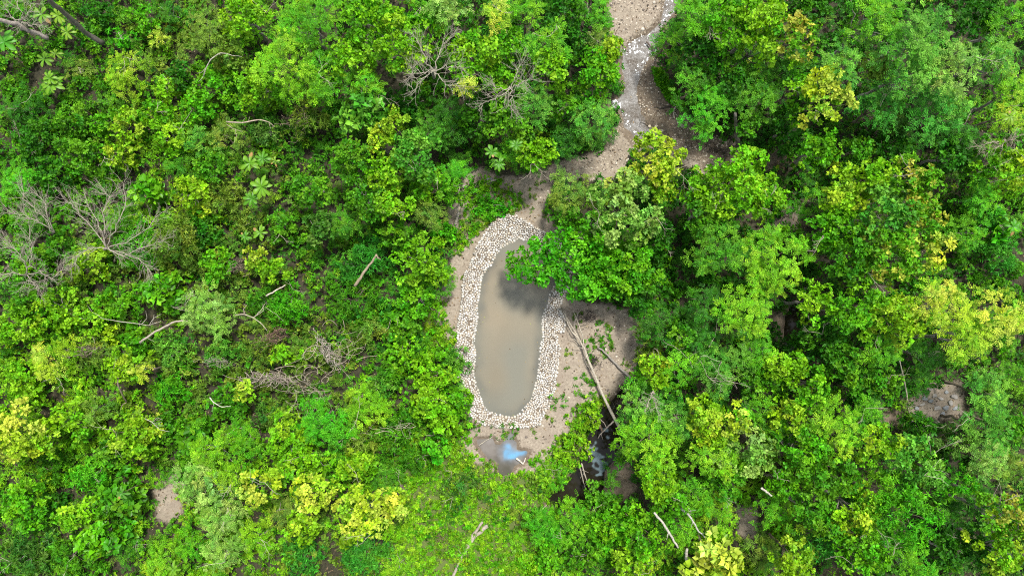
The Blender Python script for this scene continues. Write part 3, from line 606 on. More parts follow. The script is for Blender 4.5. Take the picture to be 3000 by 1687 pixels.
# ------------------------------------------------------------------ trees and shrubs (tile, x, y, radius, height, leaf, palette, where)
TREES = [
# upper left
(1,345,205,62,2.4,'n','Y',"right of the leaning mossy trunk's foot"),
(1,442,105,22,2.2,'n','YY',"small and lone, above the yellow-green shrub of the upper left"),
(1,575,85,56,3.0,'n','O',"near the top edge, left of the lime treetops of the upper left"),
(1,340,100,36,1.8,'f','V',"just right of the leaning mossy trunk"),
(1,400,50,42,2.2,'r','G',"at the top edge above the lone yellow sapling"),
(1,275,35,45,1.8,'r','D',"at the top edge right of the leaning mossy trunk's top"),
(1,475,35,40,2.0,'n','D',"at the top edge left of the olive shrub"),
(1,690,40,72,5.0,'r','L',"at the top edge, third of the upper left from the centre"),
(1,870,55,92,6.0,'n','G',"largest at the top edge of the upper left"),
(1,800,175,85,6.0,'n','L',"with pale twigs left of the largest top-edge tree",),
(1,905,215,74,5.4,'n','G',"below the largest top-edge tree of the upper left"),
(1,640,150,50,3.6,'r','O',"with a forked white bare branch, upper left"),
(1,505,215,42,2.0,'r','D',"rounded, right of the yellow-green shrub of the upper left"),
(1,590,245,62,3.4,'r','G',"below the forked white bare branch"),
(1,715,235,60,4.2,'r','L',"right of the forked white bare branch"),
(1,190,335,68,2.2,'r','M',"broad and low, below the lettuce-like rosette plant of the upper left"),
(1,282,345,34,2.4,'r','G',"between the broad low shrub and the pale lime thicket, left side"),
(1,350,345,52,2.8,'r','Y',"upper one of the pale lime thicket in the upper left"),
(1,322,418,50,2.8,'r','Y',"lower one of the pale lime thicket in the upper left"),
(1,432,328,50,2.6,'r','G',"right of the pale lime thicket of the upper left"),
(1,475,388,54,2.8,'r','L',"below right of the pale lime thicket of the upper left"),
(1,545,300,50,3.0,'r','G',"left of the fallen brown branches of the upper left"),
(1,60,300,55,1.8,'n','D',"near the left edge below the leaning trunks"),
(1,85,400,66,2.2,'r','D',"near the left edge above the bright edge shrub"),
(1,215,435,62,2.4,'r','M',"above the leafless tree of the left side"),
(1,35,515,52,2.8,'n','V',"brightest at the left edge, above the leafless tree"),
(1,590,470,50,2.8,'r','M',"left of the two big star-leaved rosettes"),
(1,555,400,42,2.6,'n','C',"small, above the mid green shrub beside the star-leaved rosettes"),
(1,630,380,50,2.8,'n','O',"among the fallen brown branches of the upper left"),
(1,410,540,36,2.6,'R','G',"right of the leafless tree's top twigs"),
(1,525,545,58,3.0,'r','Y',"right of the large-leaved shrub beside the leafless tree"),
(1,620,565,60,2.6,'f','O',"left of the star-leaved rosettes, with brown soil beside it"),
(1,480,680,80,3.0,'f','O',"overlapping the right twigs of the leafless tree"),
(1,380,700,62,2.4,'f','V',"soft and low behind the leafless tree's right branches"),
(1,570,655,50,2.2,'r','D',"in the dark hollow right of the leafless tree"),
(1,600,750,52,2.8,'r','G',"below the dark hollow right of the leafless tree"),
(1,715,720,30,3.0,'r','YY',"small, below the lowest star-leaved rosette"),
(1,765,765,40,3.0,'r','L',"below right of the lowest star-leaved rosette"),
(1,250,745,56,2.6,'r','Y',"under the leafless tree's lower left branches"),
(1,55,745,60,2.0,'r','G',"at the left edge under the lowest bare branches"),
(1,150,690,50,2.0,'r','M',"between the two leafless trees at the left edge"),
(1,70,610,48,2.0,'n','M',"behind the left edge's upper bare branches"),
(1,850,320,62,3.2,'f','O',"brownish and thin, below the big treetops of the upper left"),
(1,745,365,48,2.6,'f','X',"beside the fallen brown branches, thin and twiggy"),
(1,790,640,46,2.4,'r','M',"right of the lowest star-leaved rosette"),
(1,875,530,56,4.2,'r','M',"right of the star-leaved rosettes, with a dark gap at its foot"),
(1,700,630,40,2.2,'f','O',"left of the lowest star-leaved rosette"),
(1,905,640,52,3.6,'r','X',"between the star-leaved rosettes and the brown snag log"),
(1,460,250,38,2.0,'r','L',"small, between the rounded dark shrub and the lime thicket"),
(1,215,200,40,1.2,'n','O',"spiky and low, above the lettuce-like rosette plant"),
(1,300,280,36,1.4,'n','M',"low, beneath the yellow-green shrub at the mossy trunk"),
(1,500,460,42,2.2,'n','M',"below the lime shrub of the upper left"),
(1,130,500,44,2.0,'r','D',"right of the brightest left-edge shrub"),
(1,330,620,48,1.8,'n','G',"beneath the crown of the leafless tree"),
(1,790,265,40,4.0,'f','G',"in the fold below the twiggy lime treetop"),
# upper middle
(2,80,50,78,7.0,'r','G',"at the top edge, first left of the upper middle"),
(2,30,160,72,6.2,'r','L',"second down at the left of the upper middle"),
(2,155,115,82,7.0,'r','L',"with big rounded leaves left of the bare grey tangle"),
(2,62,240,46,5.6,'n','G',"between the lime treetops and the shiny large-leaved tree"),
(2,65,305,62,5.2,'R','C',"shiny, left of the yellow-tinged sapling of the upper middle"),
(2,145,345,42,5.0,'r','Y',"small, right of the shiny large-leaved tree"),
(2,300,18,56,7.2,'n','P',"whitish crowned at the top edge"),
(2,440,62,46,7.2,'n','YY',"small with pale fingers, near the whitish top-edge crown"),
(2,375,150,74,7.0,'r','L',"right of the bare grey tangle"),
(2,470,125,56,6.8,'r','G',"right of the lime tree beside the bare tangle"),
(2,352,258,28,6.8,'n','YY',"little round starburst below the bare grey tangle"),
(2,575,115,74,7.2,'n','G',"pale topped, upper middle right of the yellow fingers"),
(2,590,190,56,7.0,'r','L',"above the second bare tangle's right end"),
(2,545,285,62,6.2,'n','C',"right of the second bare tangle"),
(2,470,345,70,6.0,'r','M',"below the second bare tangle"),
(2,545,435,56,5.0,'r','L',"overhanging the sandy path's top bend"),
(2,480,420,46,4.4,'n','G',"above the three rosettes by the path bend"),
(2,300,345,66,3.8,'n','D',"in the shaded dip below the yellow starburst"),
(2,385,330,52,4.0,'r','D',"left of the tree below the second bare tangle"),
(2,205,280,56,3.0,'r','D',"in the dark hollow below the bare grey tangle"),
(2,640,35,60,6.0,'r','D',"at the top edge, left of the brook"),
(2,722,30,44,4.8,'n','G',"lining the top left bank of the brook"),
(2,655,120,50,4.2,'r','D',"in shade left of the yellow-tipped brook tree"),
(2,758,150,42,6.0,'r','Y',"with yellow tips jutting toward the foamy brook"),
(2,715,215,72,6.0,'r','G',"below the yellow tips beside the foamy brook"),
(2,640,280,52,5.0,'r','M',"left of the brookside crown, half shaded"),
(2,710,335,72,5.2,'n','C',"low on the brook's left bank above the path"),
(2,640,400,54,4.2,'n','D',"above the sandy path right of the bend"),
(2,730,110,34,4.0,'n','O',"thin, with brown soil showing, left bank of the brook"),
(2,210,440,72,6.2,'r','C',"domed, in the middle of the left group above the pond"),
(2,120,485,52,5.2,'r','L',"left of the domed cool green crown"),
(2,30,445,60,5.2,'r','M',"far left of the domed cool green crown"),
(2,110,400,40,5.0,'r','Y',"small, above the domed crown's left shoulder"),
(2,60,555,68,5.4,'r','M',"two trees left of the leafless stump"),
(2,150,590,66,5.2,'r','L',"left of the olive shrub by the stump"),
(2,15,630,50,4.0,'n','M',"above the brown snag log"),
(2,318,490,42,3.4,'n','V',"jutting out left of the path's grey rock"),
(2,255,525,50,4.2,'r','G',"above the leafless forked stump"),
(2,322,550,34,3.6,'f','G',"small, just above the leafless forked stump"),
(2,245,600,48,3.4,'n','O',"left of the leafless forked stump"),
(2,55,740,76,2.6,'f','B',"soft, around the brown snag log"),
(2,215,740,80,3.8,'r','L',"round, left of the pond's upper bank"),
(2,155,665,52,3.6,'r','M',"between the snag log and the forked stump"),
(2,290,655,36,1.8,'r','V',"low, below the leafless forked stump"),
(2,275,790,50,2.4,'n','M',"at the edge of the left sandy strip"),
(2,420,580,52,.9,'r','V',"flat bright patch between path and pond top",0,1,(1,.8),.3,'bush',.8),
(2,375,535,34,.8,'r','G',"flat small patch beside the path's grey rock",0,1,(1,1),0,'bush',.8),
(2,250,360,44,4.4,'n','M',"between the dark hollow and the domed crown"),
(2,450,215,60,6.2,'r','G',"under the fork of the second bare tangle"),
(2,240,60,50,6.0,'r','G',"left of the whitish top-edge crown"),
(2,520,30,52,6.4,'n','G',"at the top edge right of the yellow fingers"),
# the pond trees
(2,655,745,158,4.6,'r','V',"wide, overhanging the right side of the brown pond",0,1.1,(1,.68),-.15,None,1.05),
(2,790,770,110,5.0,'r','G',"leaning over the sandy clearing right of the pond",0,1.1,(1,.8),.3,None,1.05),
(2,800,590,112,6.6,'r','P',"tall, between the yellow bank tree and the pond",2),
(2,660,540,70,4.6,'n','O',"yellowish, above the pond's right corner"),
(2,640,620,44,3.0,'r','M',"thin, touching the pond's stone rim at upper right"),
(2,890,445,84,5.6,'r','YY',"standing alone where the brook meets the path"),
(2,910,520,46,4.2,'r','Y',"tucked under the lone yellow tree of the brook"),
(2,720,660,60,5.4,'r','G',"in the shaded middle of the pond trees"),
(2,890,670,60,3.6,'r','D',"in the dark gap right of the pond trees"),
# upper right
(3,45,40,66,6.6,'n','G',"at the top edge on the brook's right bank"),
(2,925,110,44,4.0,'n','G',"fringing the foamy brook's right bank"),
(3,130,60,72,7.0,'r','G',"second from the brook along the top edge"),
(3,215,45,72,7.6,'r','L',"third from the brook along the top edge"),
(3,310,110,62,7.8,'r','T',"with orange buds near the top edge"),
(3,215,125,54,7.0,'r','L',"long tongue hanging below the top-edge group"),
(3,60,140,76,5.2,'r','D',"shaded, right of the foamy brook"),
(3,40,235,66,4.6,'n','M',"fringed, right of the grassy brook bend"),
(3,80,310,72,5.0,'n','V',"bulging above the stony fork of the brook"),
(3,130,220,60,5.4,'r','D',"behind the fringed bank tree"),
(3,205,250,82,5.4,'n','M',"midway between brook and pale yellow crown"),
(3,190,355,34,4.4,'r','M',"small, right of the grey stump in the dark gap"),
(3,405,275,78,7.6,'r','YY',"pale, open-topped, in the upper right quarter",1),
(3,320,250,44,6.2,'r','G',"just left of the open pale yellow crown"),
(3,300,360,62,4.2,'r','D',"below left of the open pale yellow crown"),
(3,385,420,58,6.2,'r','G',"drooping below the open pale yellow crown"),
(3,440,190,62,7.2,'n','C',"just above the open pale yellow crown"),
(3,540,50,86,8.2,'n','G',"at the top edge, start of the cool green crowns"),
(3,665,100,104,8.4,'n','C',"broad, topping the upper right corner"),
(3,760,190,82,8.2,'n','P',"ribbed, in the middle of the cool crowns"),
(3,880,165,56,7.6,'n','C',"rightmost of the cool crowns"),
(3,640,200,78,7.8,'n','C',"left middle of the cool crowns"),
(3,560,300,62,5.8,'n','B',"small, shaded beneath the cool crowns' left side"),
(3,720,320,80,6.4,'n','B',"shaded beneath the cool crowns' right side"),
(3,530,195,44,6.0,'r','O',"in a dark pocket left of the cool crowns"),
(3,850,40,62,4.6,'r','D',"shaded, at the top edge near the right corner"),
(3,930,60,50,5.4,'n','G',"in the top right corner"),
(3,940,260,50,5.8,'n','L',"at the right edge below the corner"),
(3,915,325,50,5.2,'n','Y',"at the right edge, spiky, above the dry twigs"),
(3,600,415,62,4.0,'r','D',"in the dark valley of the upper right"),
(3,500,420,44,4.0,'r','M',"left end of the dark valley"),
(3,760,440,58,4.6,'r','D',"right end of the dark valley"),
(3,860,440,52,5.2,'r','G',"right of the dark valley"),
(3,930,470,44,5.4,'r','Y',"with yellow tufts at the right edge"),
(3,150,520,112,6.4,'r','L',"round, right of the stony brook fork",1),
(3,60,600,70,5.4,'r','M',"below left of the round lime tree of the fork"),
(3,240,560,58,5.8,'r','L',"right shoulder of the round lime tree of the fork"),
(3,100,690,84,5.8,'n','M',"between the pond trees and the brown bank gap"),
(3,270,735,104,6.4,'n','L',"below the brown bank gap"),
(3,330,590,28,3.0,'n','V',"tiny, on the brown bank gap"),
(3,470,540,76,6.8,'r','Y',"upper left of the yellow-speckled giant group"),
(3,545,500,52,7.2,'r','L',"topmost of the yellow-speckled giant group"),
(3,660,520,76,7.4,'r','T',"upper right of the yellow-speckled giant group"),
(3,575,610,92,7.8,'r','C',"heart of the yellow-speckled giant group"),
(3,440,640,74,6.6,'r','G',"left flank of the yellow-speckled giant group"),
(3,675,620,72,7.8,'r','T',"right flank of the yellow-speckled giant group"),
(3,700,705,56,7.8,'r','YY',"yellowest of the yellow-speckled giant group"),
(3,595,715,84,8.0,'r','T',"lower middle of the yellow-speckled giant group"),
(3,470,735,72,7.0,'r','M',"lower left of the yellow-speckled giant group"),
(3,400,560,46,5.4,'n','G',"small, left of the yellow-speckled giant group"),
(3,850,560,62,3.4,'n','V',"low, near the reddish soil at the right edge"),
(3,920,530,46,3.4,'f','L',"soft, at the right edge near reddish soil"),
(3,815,655,56,3.0,'n','G',"low, right of the yellow-speckled giants"),
(3,920,710,62,2.8,'f','B',"soft, at the right edge by the dark brown soil"),
(3,860,620,46,2.6,'r','D',"low and shaded, near the right edge"),
(3,900,640,36,2.8,'R','V',"right of the yellow-speckled giants"),
(3,290,200,52,5.6,'n','D',"below the orange-budded tree"),
(3,790,390,50,4.8,'n','D',"between the cool crowns and the valley's right end"),
(3,620,340,40,4.6,'r','X',"in the valley under the cool crowns"),
(3,760,300,40,6.8,'n','C',"low shoulder of the cool crowns"),
(3,300,660,34,2.4,'r','M',"small, at the foot of the brown bank gap"),
# lower left
(4,60,35,56,2.6,'r','M',"at the left edge below the lowest bare branches' tips"),
(4,150,65,66,2.8,'r','L',"left, below the leafless tree, middle one of three"),
(4,245,95,56,2.8,'r','L',"left, below the leafless tree, right one of three"),
(4,50,125,64,2.8,'r','L',"left, below the leafless tree, edge one of three"),
(4,330,45,58,2.8,'r','G',"above the thin white arching stems, left side"),
(4,455,18,52,2.8,'R','G',"left of the twiggy pale yellow patch"),
(4,560,60,62,3.6,'n','P',"twiggy, above the tangled grey log",2),
(4,620,115,44,2.8,'n','P',"small twiggy, right below the larger twiggy one",1),
(4,810,60,62,2.6,'f','V',"soft, above the reddish dry heap"),
(4,735,45,44,2.4,'f','M',"soft, left of the white forked driftwood"),
(4,125,215,52,3.2,'n','YY',"with pale fingers, left third, above the dark hollow"),
(4,185,190,44,2.8,'n','Y',"right of the pale-fingered shrub"),
(4,60,270,70,2.6,'r','L',"at the left edge, above the palest corner crown"),
(4,270,200,52,2.4,'f','O',"beside the little brown branch heap"),
(4,350,230,56,3.4,'r','Y',"above the dark stick hollow, left third",1),
(4,400,240,30,3.8,'n','YY',"small with pale fingers over the dark stick hollow"),
(4,480,190,60,2.2,'f','C',"soft, between twiggy patch and dark stick hollow"),
(4,485,300,56,2.2,'f','V',"soft, right of the dark stick hollow"),
(4,620,190,58,2.0,'f','C',"soft, left of the tangled grey log"),
(4,630,330,52,2.4,'r','M',"below left of the tangled grey log"),
(4,683,303,26,3.6,'r','YY',"tiny bright one below the tangled grey log"),
(4,800,200,34,2.4,'r','L',"small, above the tangled grey log"),
(4,740,180,40,2.2,'f','O',"beside the reddish dry heap"),
(4,25,420,84,5.0,'r','YY',"palest crown at the left edge of the lower left"),
(4,115,430,52,4.4,'r','Y',"right of the palest left-edge crown"),
(4,185,395,62,3.2,'r','L',"second right of the palest left-edge crown"),
(4,250,350,52,2.8,'n','O',"below the little brown branch heap"),
(4,245,540,62,2.8,'f','V',"left of the bare brown patch"),
(4,130,520,60,2.0,'f','M',"soft, below the palest left-edge crown"),
(4,375,430,76,3.4,'r','Y',"above the bare brown patch",1),
(4,460,400,54,2.6,'r','M',"upper right of the bare brown patch"),
(4,540,440,50,2.6,'R','M',"with broad leaves right of the bare brown patch's top"),
(4,55,630,76,3.2,'r','G',"at the left edge beside the black hollow"),
(4,130,620,44,1.6,'r','D',"inside the black hollow of the lower left"),
(4,220,650,60,3.4,'r','L',"right of the black hollow of the lower left"),
(4,325,610,58,3.0,'R','M',"left of the bare brown patch's foot"),
(4,275,710,66,3.0,'R','G',"below the shrub right of the black hollow"),
(4,365,740,54,2.0,'n','M',"below the bare brown patch"),
(4,70,765,80,1.8,'f','X',"dull and grassy at the bottom left corner"),
(4,190,770,60,2.0,'f','M',"grassy, near the bottom left corner"),
(4,455,785,60,2.6,'n','L',"at the bottom edge below the bare brown patch"),
(4,600,465,72,4.0,'n','L',"first of the pale group right of the brown patch"),
(4,560,560,72,4.2,'n','P',"left middle of the pale group right of the brown patch"),
(4,620,640,70,4.0,'n','P',"lower one of the pale group right of the brown patch",1),
(4,690,445,62,3.6,'n','G',"right shoulder of the pale group, below the black gap"),
(4,800,440,76,3.4,'r','L',"centre left, below the black gap beside the vine heap"),
(4,900,390,78,3.8,'n','V',"right of the black gap, below the vine heap"),
(4,735,575,58,5.0,'r','YY',"first of the pale yellow row at bottom centre left"),
(4,850,500,60,3.6,'r','L',"above the pale yellow row at bottom centre left"),
(4,880,585,70,4.8,'r','YY',"second of the pale yellow row at bottom centre left"),
(4,810,640,52,3.2,'n','O',"dull, between the pale yellow crowns"),
(4,630,755,66,3.2,'n','P',"at the bottom edge left of the bluish feathery patch"),
(4,720,720,56,2.8,'n','L',"below the pale yellow row"),
(4,850,765,60,2.2,'f','B',"first bluish patch at the bottom edge below the pale row"),
(4,540,740,52,2.6,'n','G',"near the bottom edge left of the pale bottom shrub"),
(4,380,150,44,2.4,'r','G',"between the arching stems and the dark stick hollow"),
(4,740,370,36,1.8,'f','X',"at the lip of the black gap"),
(4,300,480,44,2.4,'r','M',"left above the bare brown patch"),
(4,840,690,50,4.6,'r','Y',"low in the pale yellow row at bottom centre left"),
(4,640,540,50,4.0,'n','Y',"wedged between the pale group and the yellow row"),
# lower middle
(5,40,40,70,2.6,'f','M',"soft, left of the green slope beside the sandy strip"),
(5,215,40,60,2.8,'r','G',"near the top of the left sandy strip"),
(5,170,130,58,2.4,'r','M',"left of the sandy strip's grassy edge"),
(5,85,130,52,2.0,'f','O',"soft, just right of the white vine heap"),
(5,175,200,60,2.6,'r','L',"left of the grassy tufts on the stone lining"),
(5,318,215,44,1.4,'f','C',"grassy tufts growing over the pond's left stones"),
(5,270,250,52,3.0,'r','L',"upper of three round ones left of the pond"),
(5,255,325,66,3.6,'r','L',"middle of three round ones left of the pond",0,1.1),
(5,322,325,48,2.2,'r','G',"touching the pond's lower left stones"),
(5,150,240,56,2.2,'f','M',"soft, right of the white vine heap's foot"),
(5,290,385,46,3.0,'r','L',"lowest of three round ones left of the pond"),
(5,110,290,46,2.2,'f','C',"soft, below the white vine heap"),
(5,60,345,62,3.6,'n','L',"bright, above the loose pale vine"),
(5,55,430,60,2.4,'f','O',"soft, below the loose pale vine",1),
(5,150,430,66,2.2,'f','M',"soft, left of the round shrub by the puddle"),
(5,200,370,50,2.2,'f','M',"in shade left of the round pond-side shrubs"),
(5,270,462,40,2.4,'r','V',"round, left of the puddle with painted blue sky reflection"),
(5,40,510,58,3.0,'r','L',"above the long yellow branch of the lower middle"),
(5,75,640,78,5.4,'r','YY',"tip of the pale yellow row nearest the puddle",1),
(5,145,615,44,5.0,'r','YY',"outermost pale tuft pointing toward the puddle"),
(5,60,760,74,2.6,'f','B',"at the bottom edge left of the thick grey log"),
(5,20,700,40,4.4,'r','Y',"below the pale yellow row's right end"),
(5,160,790,50,1.4,'n','L',"low, at the bottom edge, left of the thick grey log"),
(5,330,575,54,1.0,'f','X',"low greyish twiggy one above the thick grey log",2,.7),
(5,205,500,44,1.4,'f','M',"low, below left of the puddle"),
(5,120,540,44,2.0,'n','M',"between the soft shrubs and the pale yellow row"),
(5,590,690,64,2.4,'n','V',"left part of the group below the dark pool"),
(5,665,680,58,2.6,'n','G',"middle of the group below the dark pool"),
(5,600,770,52,2.0,'r','G',"at the bottom edge below the dark pool"),
(5,740,610,48,1.8,'r','M',"at the dark pool's lower right end"),
(5,760,700,66,3.0,'r','G',"left of the white fallen log, lower right"),
(5,700,770,56,2.8,'r','M',"at the bottom edge, left of the pale large-leaved crown"),
(5,850,700,76,4.2,'r','G',"behind the white fallen log, lower right"),
(5,820,795,56,4.0,'r','Y',"at the bottom edge under the white fallen log"),
(5,860,30,62,4.0,'r','D',"at the upper right corner of the sandy clearing"),
(5,900,110,62,4.2,'n','D',"right of the sandy clearing, shaded"),
(5,868,170,46,2.6,'f','O',"twiggy fringe on the clearing's right edge",2),
(5,885,245,50,4.8,'r','Y',"with gold tips right of the grey fallen log"),
(5,955,230,62,5.0,'n','G',"twiggy, right of the gold-tipped tree",2),
(5,835,275,34,3.6,'f','V',"small, at the grey fallen log's lower end"),
(5,850,345,66,4.8,'n','C',"beside the pale fallen trunk's tip"),
(5,880,440,78,5.6,'n','L',"right of the dark pool, upper"),
(5,950,370,62,5.0,'n','C',"two crowns right of the pale fallen trunk's tip"),
(5,800,470,46,3.0,'f','M',"hanging over the dark pool's right side"),
(5,890,545,66,5.2,'r','L',"right of the brown bank under the dark pool"),
(5,765,550,24,.9,'n','M',"tiny, on the brown bank beside the dark pool"),
(5,930,610,54,4.8,'r','G',"above the white fallen log, lower right"),
(5,930,320,42,3.8,'r','D',"in the shaded gap behind the gold-tipped tree"),
(5,705,365,44,.9,'r','L',"low bright patch left of the dark pool",0,.9,(.9,1.2),0,'bush',.8),
(5,655,470,50,.9,'r','L',"low patch on the tongue left of the dark pool",0,.9,(1.2,.9),.5,'bush',.8),
(5,600,545,44,.8,'n','G',"low patch at the dark pool's left tip",0,.9,(1,1),0,'bush',.8),
(5,960,700,50,4.4,'n','G',"right end behind the white fallen log"),
(5,960,140,50,4.6,'r','M',"third in from the sandy clearing's right edge"),
# lower right
(6,180,75,88,6.2,'n','L',"below the brown bank, ending at the black ravine"),
(6,70,60,66,5.0,'n','D',"shaded, left of the ravine's lime crown"),
(6,50,160,62,4.8,'n','D',"shaded, third right of the sandy clearing"),
(6,120,235,82,5.0,'n','C',"crossed by thin pale twigs, below the ravine's lime crown",4),
(6,220,190,56,5.2,'n','G',"left of the ravine's lower end"),
(6,290,240,66,5.4,'r','L',"below the ravine's lower end"),
(6,360,290,66,5.6,'r','G',"on the ridge below the ravine"),
(6,70,385,74,5.6,'r','Y',"left of the brown footpath scrap"),
(6,150,385,40,5.8,'r','YY',"little bright one beside the brown footpath scrap"),
(6,215,350,44,4.8,'n','G',"right of the brown footpath scrap"),
(6,200,480,76,5.6,'r','P',"below the brown footpath scrap"),
(6,90,480,72,5.2,'n','L',"left below the brown footpath scrap"),
(6,375,50,60,6.2,'r','L',"right of the black ravine's top"),
(6,400,150,72,4.8,'r','D',"in shade right of the black ravine"),
(6,500,70,78,7.0,'r','G',"lower end of the speckled giants, left"),
(6,450,220,60,5.0,'r','M',"centre of the right side, left of the thin bare pole"),
(6,610,90,84,7.2,'r','Y',"lower end of the speckled giants, right"),
(6,720,60,86,7.4,'n','YY',"first of three pale plumes at the right edge"),
(6,790,150,80,7.4,'n','Y',"middle of three pale plumes at the right edge"),
(6,895,85,84,7.4,'n','YY',"last of three pale plumes at the right edge"),
(6,550,190,60,5.6,'n','G',"above left of the thin bare pole"),
(6,570,275,56,4.2,'r','M',"left of the thin bare pole's foot"),
(6,500,300,46,3.8,'r','D',"shaded, left of the rock clearing's dark gap"),
(6,690,200,50,4.6,'n','D',"above the rock clearing"),
(6,300,375,52,5.8,'r','Y',"bright-tipped on the ridge below the ravine"),
(6,440,400,82,6.6,'n','L',"left of the rock clearing's fallen log"),
(6,345,470,74,6.2,'r','G',"centre of the lower right, round-topped"),
(6,520,350,44,5.2,'n','G',"small, above the crown left of the fallen log"),
(6,550,440,62,6.6,'r','L',"below left of the rock clearing's fallen log"),
(6,420,530,80,6.8,'r','M',"second row from the bottom, centre of lower right"),
(6,650,505,76,6.8,'r','C',"with silvery twigs, below the rock clearing",2),
(6,630,650,104,7.2,'f','V',"large soft mound near the bottom right"),
(6,560,600,60,6.8,'f','G',"soft, left shoulder of the large feathery mound"),
(6,765,555,50,5.0,'f','V',"small soft one right of the silvery-twigged tree"),
(6,485,630,72,6.8,'r','Y',"left of the large feathery mound"),
(6,375,640,72,6.4,'r','M',"two left of the large feathery mound"),
(6,390,720,56,4.4,'f','B',"soft, dark gap left of the bottom mound"),
(6,500,750,76,6.6,'r','G',"at the bottom edge left of the large feathery mound"),
(6,640,785,72,6.8,'n','G',"at the bottom edge under the large feathery mound"),
(6,320,770,60,6.0,'r','Y',"at the bottom edge, right of the pale footpath"),
(6,860,300,66,5.4,'n','C',"right of the rock clearing"),
(6,870,400,66,5.4,'n','C',"second down right of the rock clearing"),
(6,860,485,64,5.6,'n','P',"third down right of the rock clearing"),
(6,940,260,46,4.8,'n','M',"at the right edge beside the small brown heap"),
(6,935,400,44,5.2,'r','M',"at the right edge, level with the rock clearing's log"),
(6,935,510,40,4.6,'n','O',"at the right edge, rusty toned"),
(6,745,440,50,3.6,'f','X',"below the rock clearing, brownish gaps around"),
(6,905,660,78,6.6,'r','T',"at the right edge near the bottom corner",1),
(6,905,760,62,6.0,'r','Y',"in the bottom right corner"),
(6,840,740,56,4.0,'r','D',"shaded, left of the bottom right corner crown"),
(6,850,600,46,4.4,'n','D',"shaded, above the yellow-tipped right-edge crown"),
(6,760,650,46,3.6,'n','D',"shaded, right of the large feathery mound"),
(6,760,760,50,4.0,'r','D',"at the bottom edge right of the large feathery mound"),
(6,95,775,76,5.6,'R','YY',"pale with large leaves at the bottom edge"),
(6,40,600,60,4.0,'n','G',"left of the pale footpath, upper"),
(6,110,640,48,3.6,'n','L',"left of the pale footpath, at its side"),
(6,255,640,52,4.4,'n','G',"right of the pale footpath"),
(6,130,560,50,4.6,'r','M',"between the pale crown and the pale footpath"),
(6,290,560,50,5.2,'r','G',"right of the pale crown below the footpath scrap"),
(6,230,760,50,3.0,'n','O',"thin, at the bottom edge over the pale footpath's end"),
(6,690,400,36,3.0,'r','D',"small, under the rock clearing's fallen log"),
(6,210,265,40,4.4,'r','M',"small, right of the pale-twigged crown"),
(6,270,420,46,5.0,'r','M',"between the ridge and the pale crown"),
(6,340,180,44,3.2,'f','D',"soft, on the black ravine's right lip"),
]
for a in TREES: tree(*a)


# ------------------------------------------------------------------ undergrowth and grass
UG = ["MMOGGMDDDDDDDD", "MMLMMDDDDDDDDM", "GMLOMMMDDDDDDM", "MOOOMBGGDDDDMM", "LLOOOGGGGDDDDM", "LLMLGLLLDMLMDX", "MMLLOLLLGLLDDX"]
def build_undergrowth():
    r = np.random.RandomState(99); Wd, Hd = 33 + 5, 18.6 + 4.5
    n = 24000; q = r.uniform((-Wd, -Hd), (Wd, Hd), (n, 2)); s = sdf(pC, q[:, 0], q[:, 1]); k = s > .15
    for e in pX: k &= sdf(e, q[:, 0], q[:, 1]) > -.1
    k &= sdf(pPO, q[:, 0], q[:, 1]) > .25
    k &= sdf(pRV, q[:, 0], q[:, 1]) > .1
    sg = np.min([sdf(g, q[:, 0], q[:, 1]) for g in pG], 0); k &= (sg > .1) | (r.rand(n) < .35)
    f = fnoise(q[:, 0], q[:, 1], 3.2, 40) + .5 * fnoise(q[:, 0], q[:, 1], 1.2, 41)
    k &= r.rand(n) < np.clip(.85 + .45 * f, .25, 1)
    q = q[k]; f = f[k]; sg = sg[k]; n = len(q)
    z = ground_z(q[:, 0], q[:, 1]) + np.clip(.45 + .35 * f + r.uniform(-.3, .35, n), .1, 1.4) * np.where(sg < .1, .35, 1)
    px = q[:, 0] / S + 1500; py = 843.5 - q[:, 1] / S
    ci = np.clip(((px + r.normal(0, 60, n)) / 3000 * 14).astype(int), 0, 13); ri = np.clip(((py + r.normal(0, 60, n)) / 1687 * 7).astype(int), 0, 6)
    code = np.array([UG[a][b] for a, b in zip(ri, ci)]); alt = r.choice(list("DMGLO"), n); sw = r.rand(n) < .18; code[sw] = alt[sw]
    kinds = np.where(fnoise(q[:, 0], q[:, 1], 4, 50) > .35, 'f', np.where(fnoise(q[:, 0], q[:, 1], 3, 51) > .1, 'n', 'r'))
    lv = Leaves()
    for c in set(code):
        for kd in 'rnf':
            i = np.where((code == c) & (kinds == kd))[0]
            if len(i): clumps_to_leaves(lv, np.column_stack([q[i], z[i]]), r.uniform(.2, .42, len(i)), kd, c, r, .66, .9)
    global count_leaves; count_leaves += lv.n
    o = link("undergrowth", lv.mesh("undergrowth", M_LEAF)); tag(o, "tangled low green undergrowth carpeting the forest floor", "undergrowth", kind='stuff')
build_undergrowth()

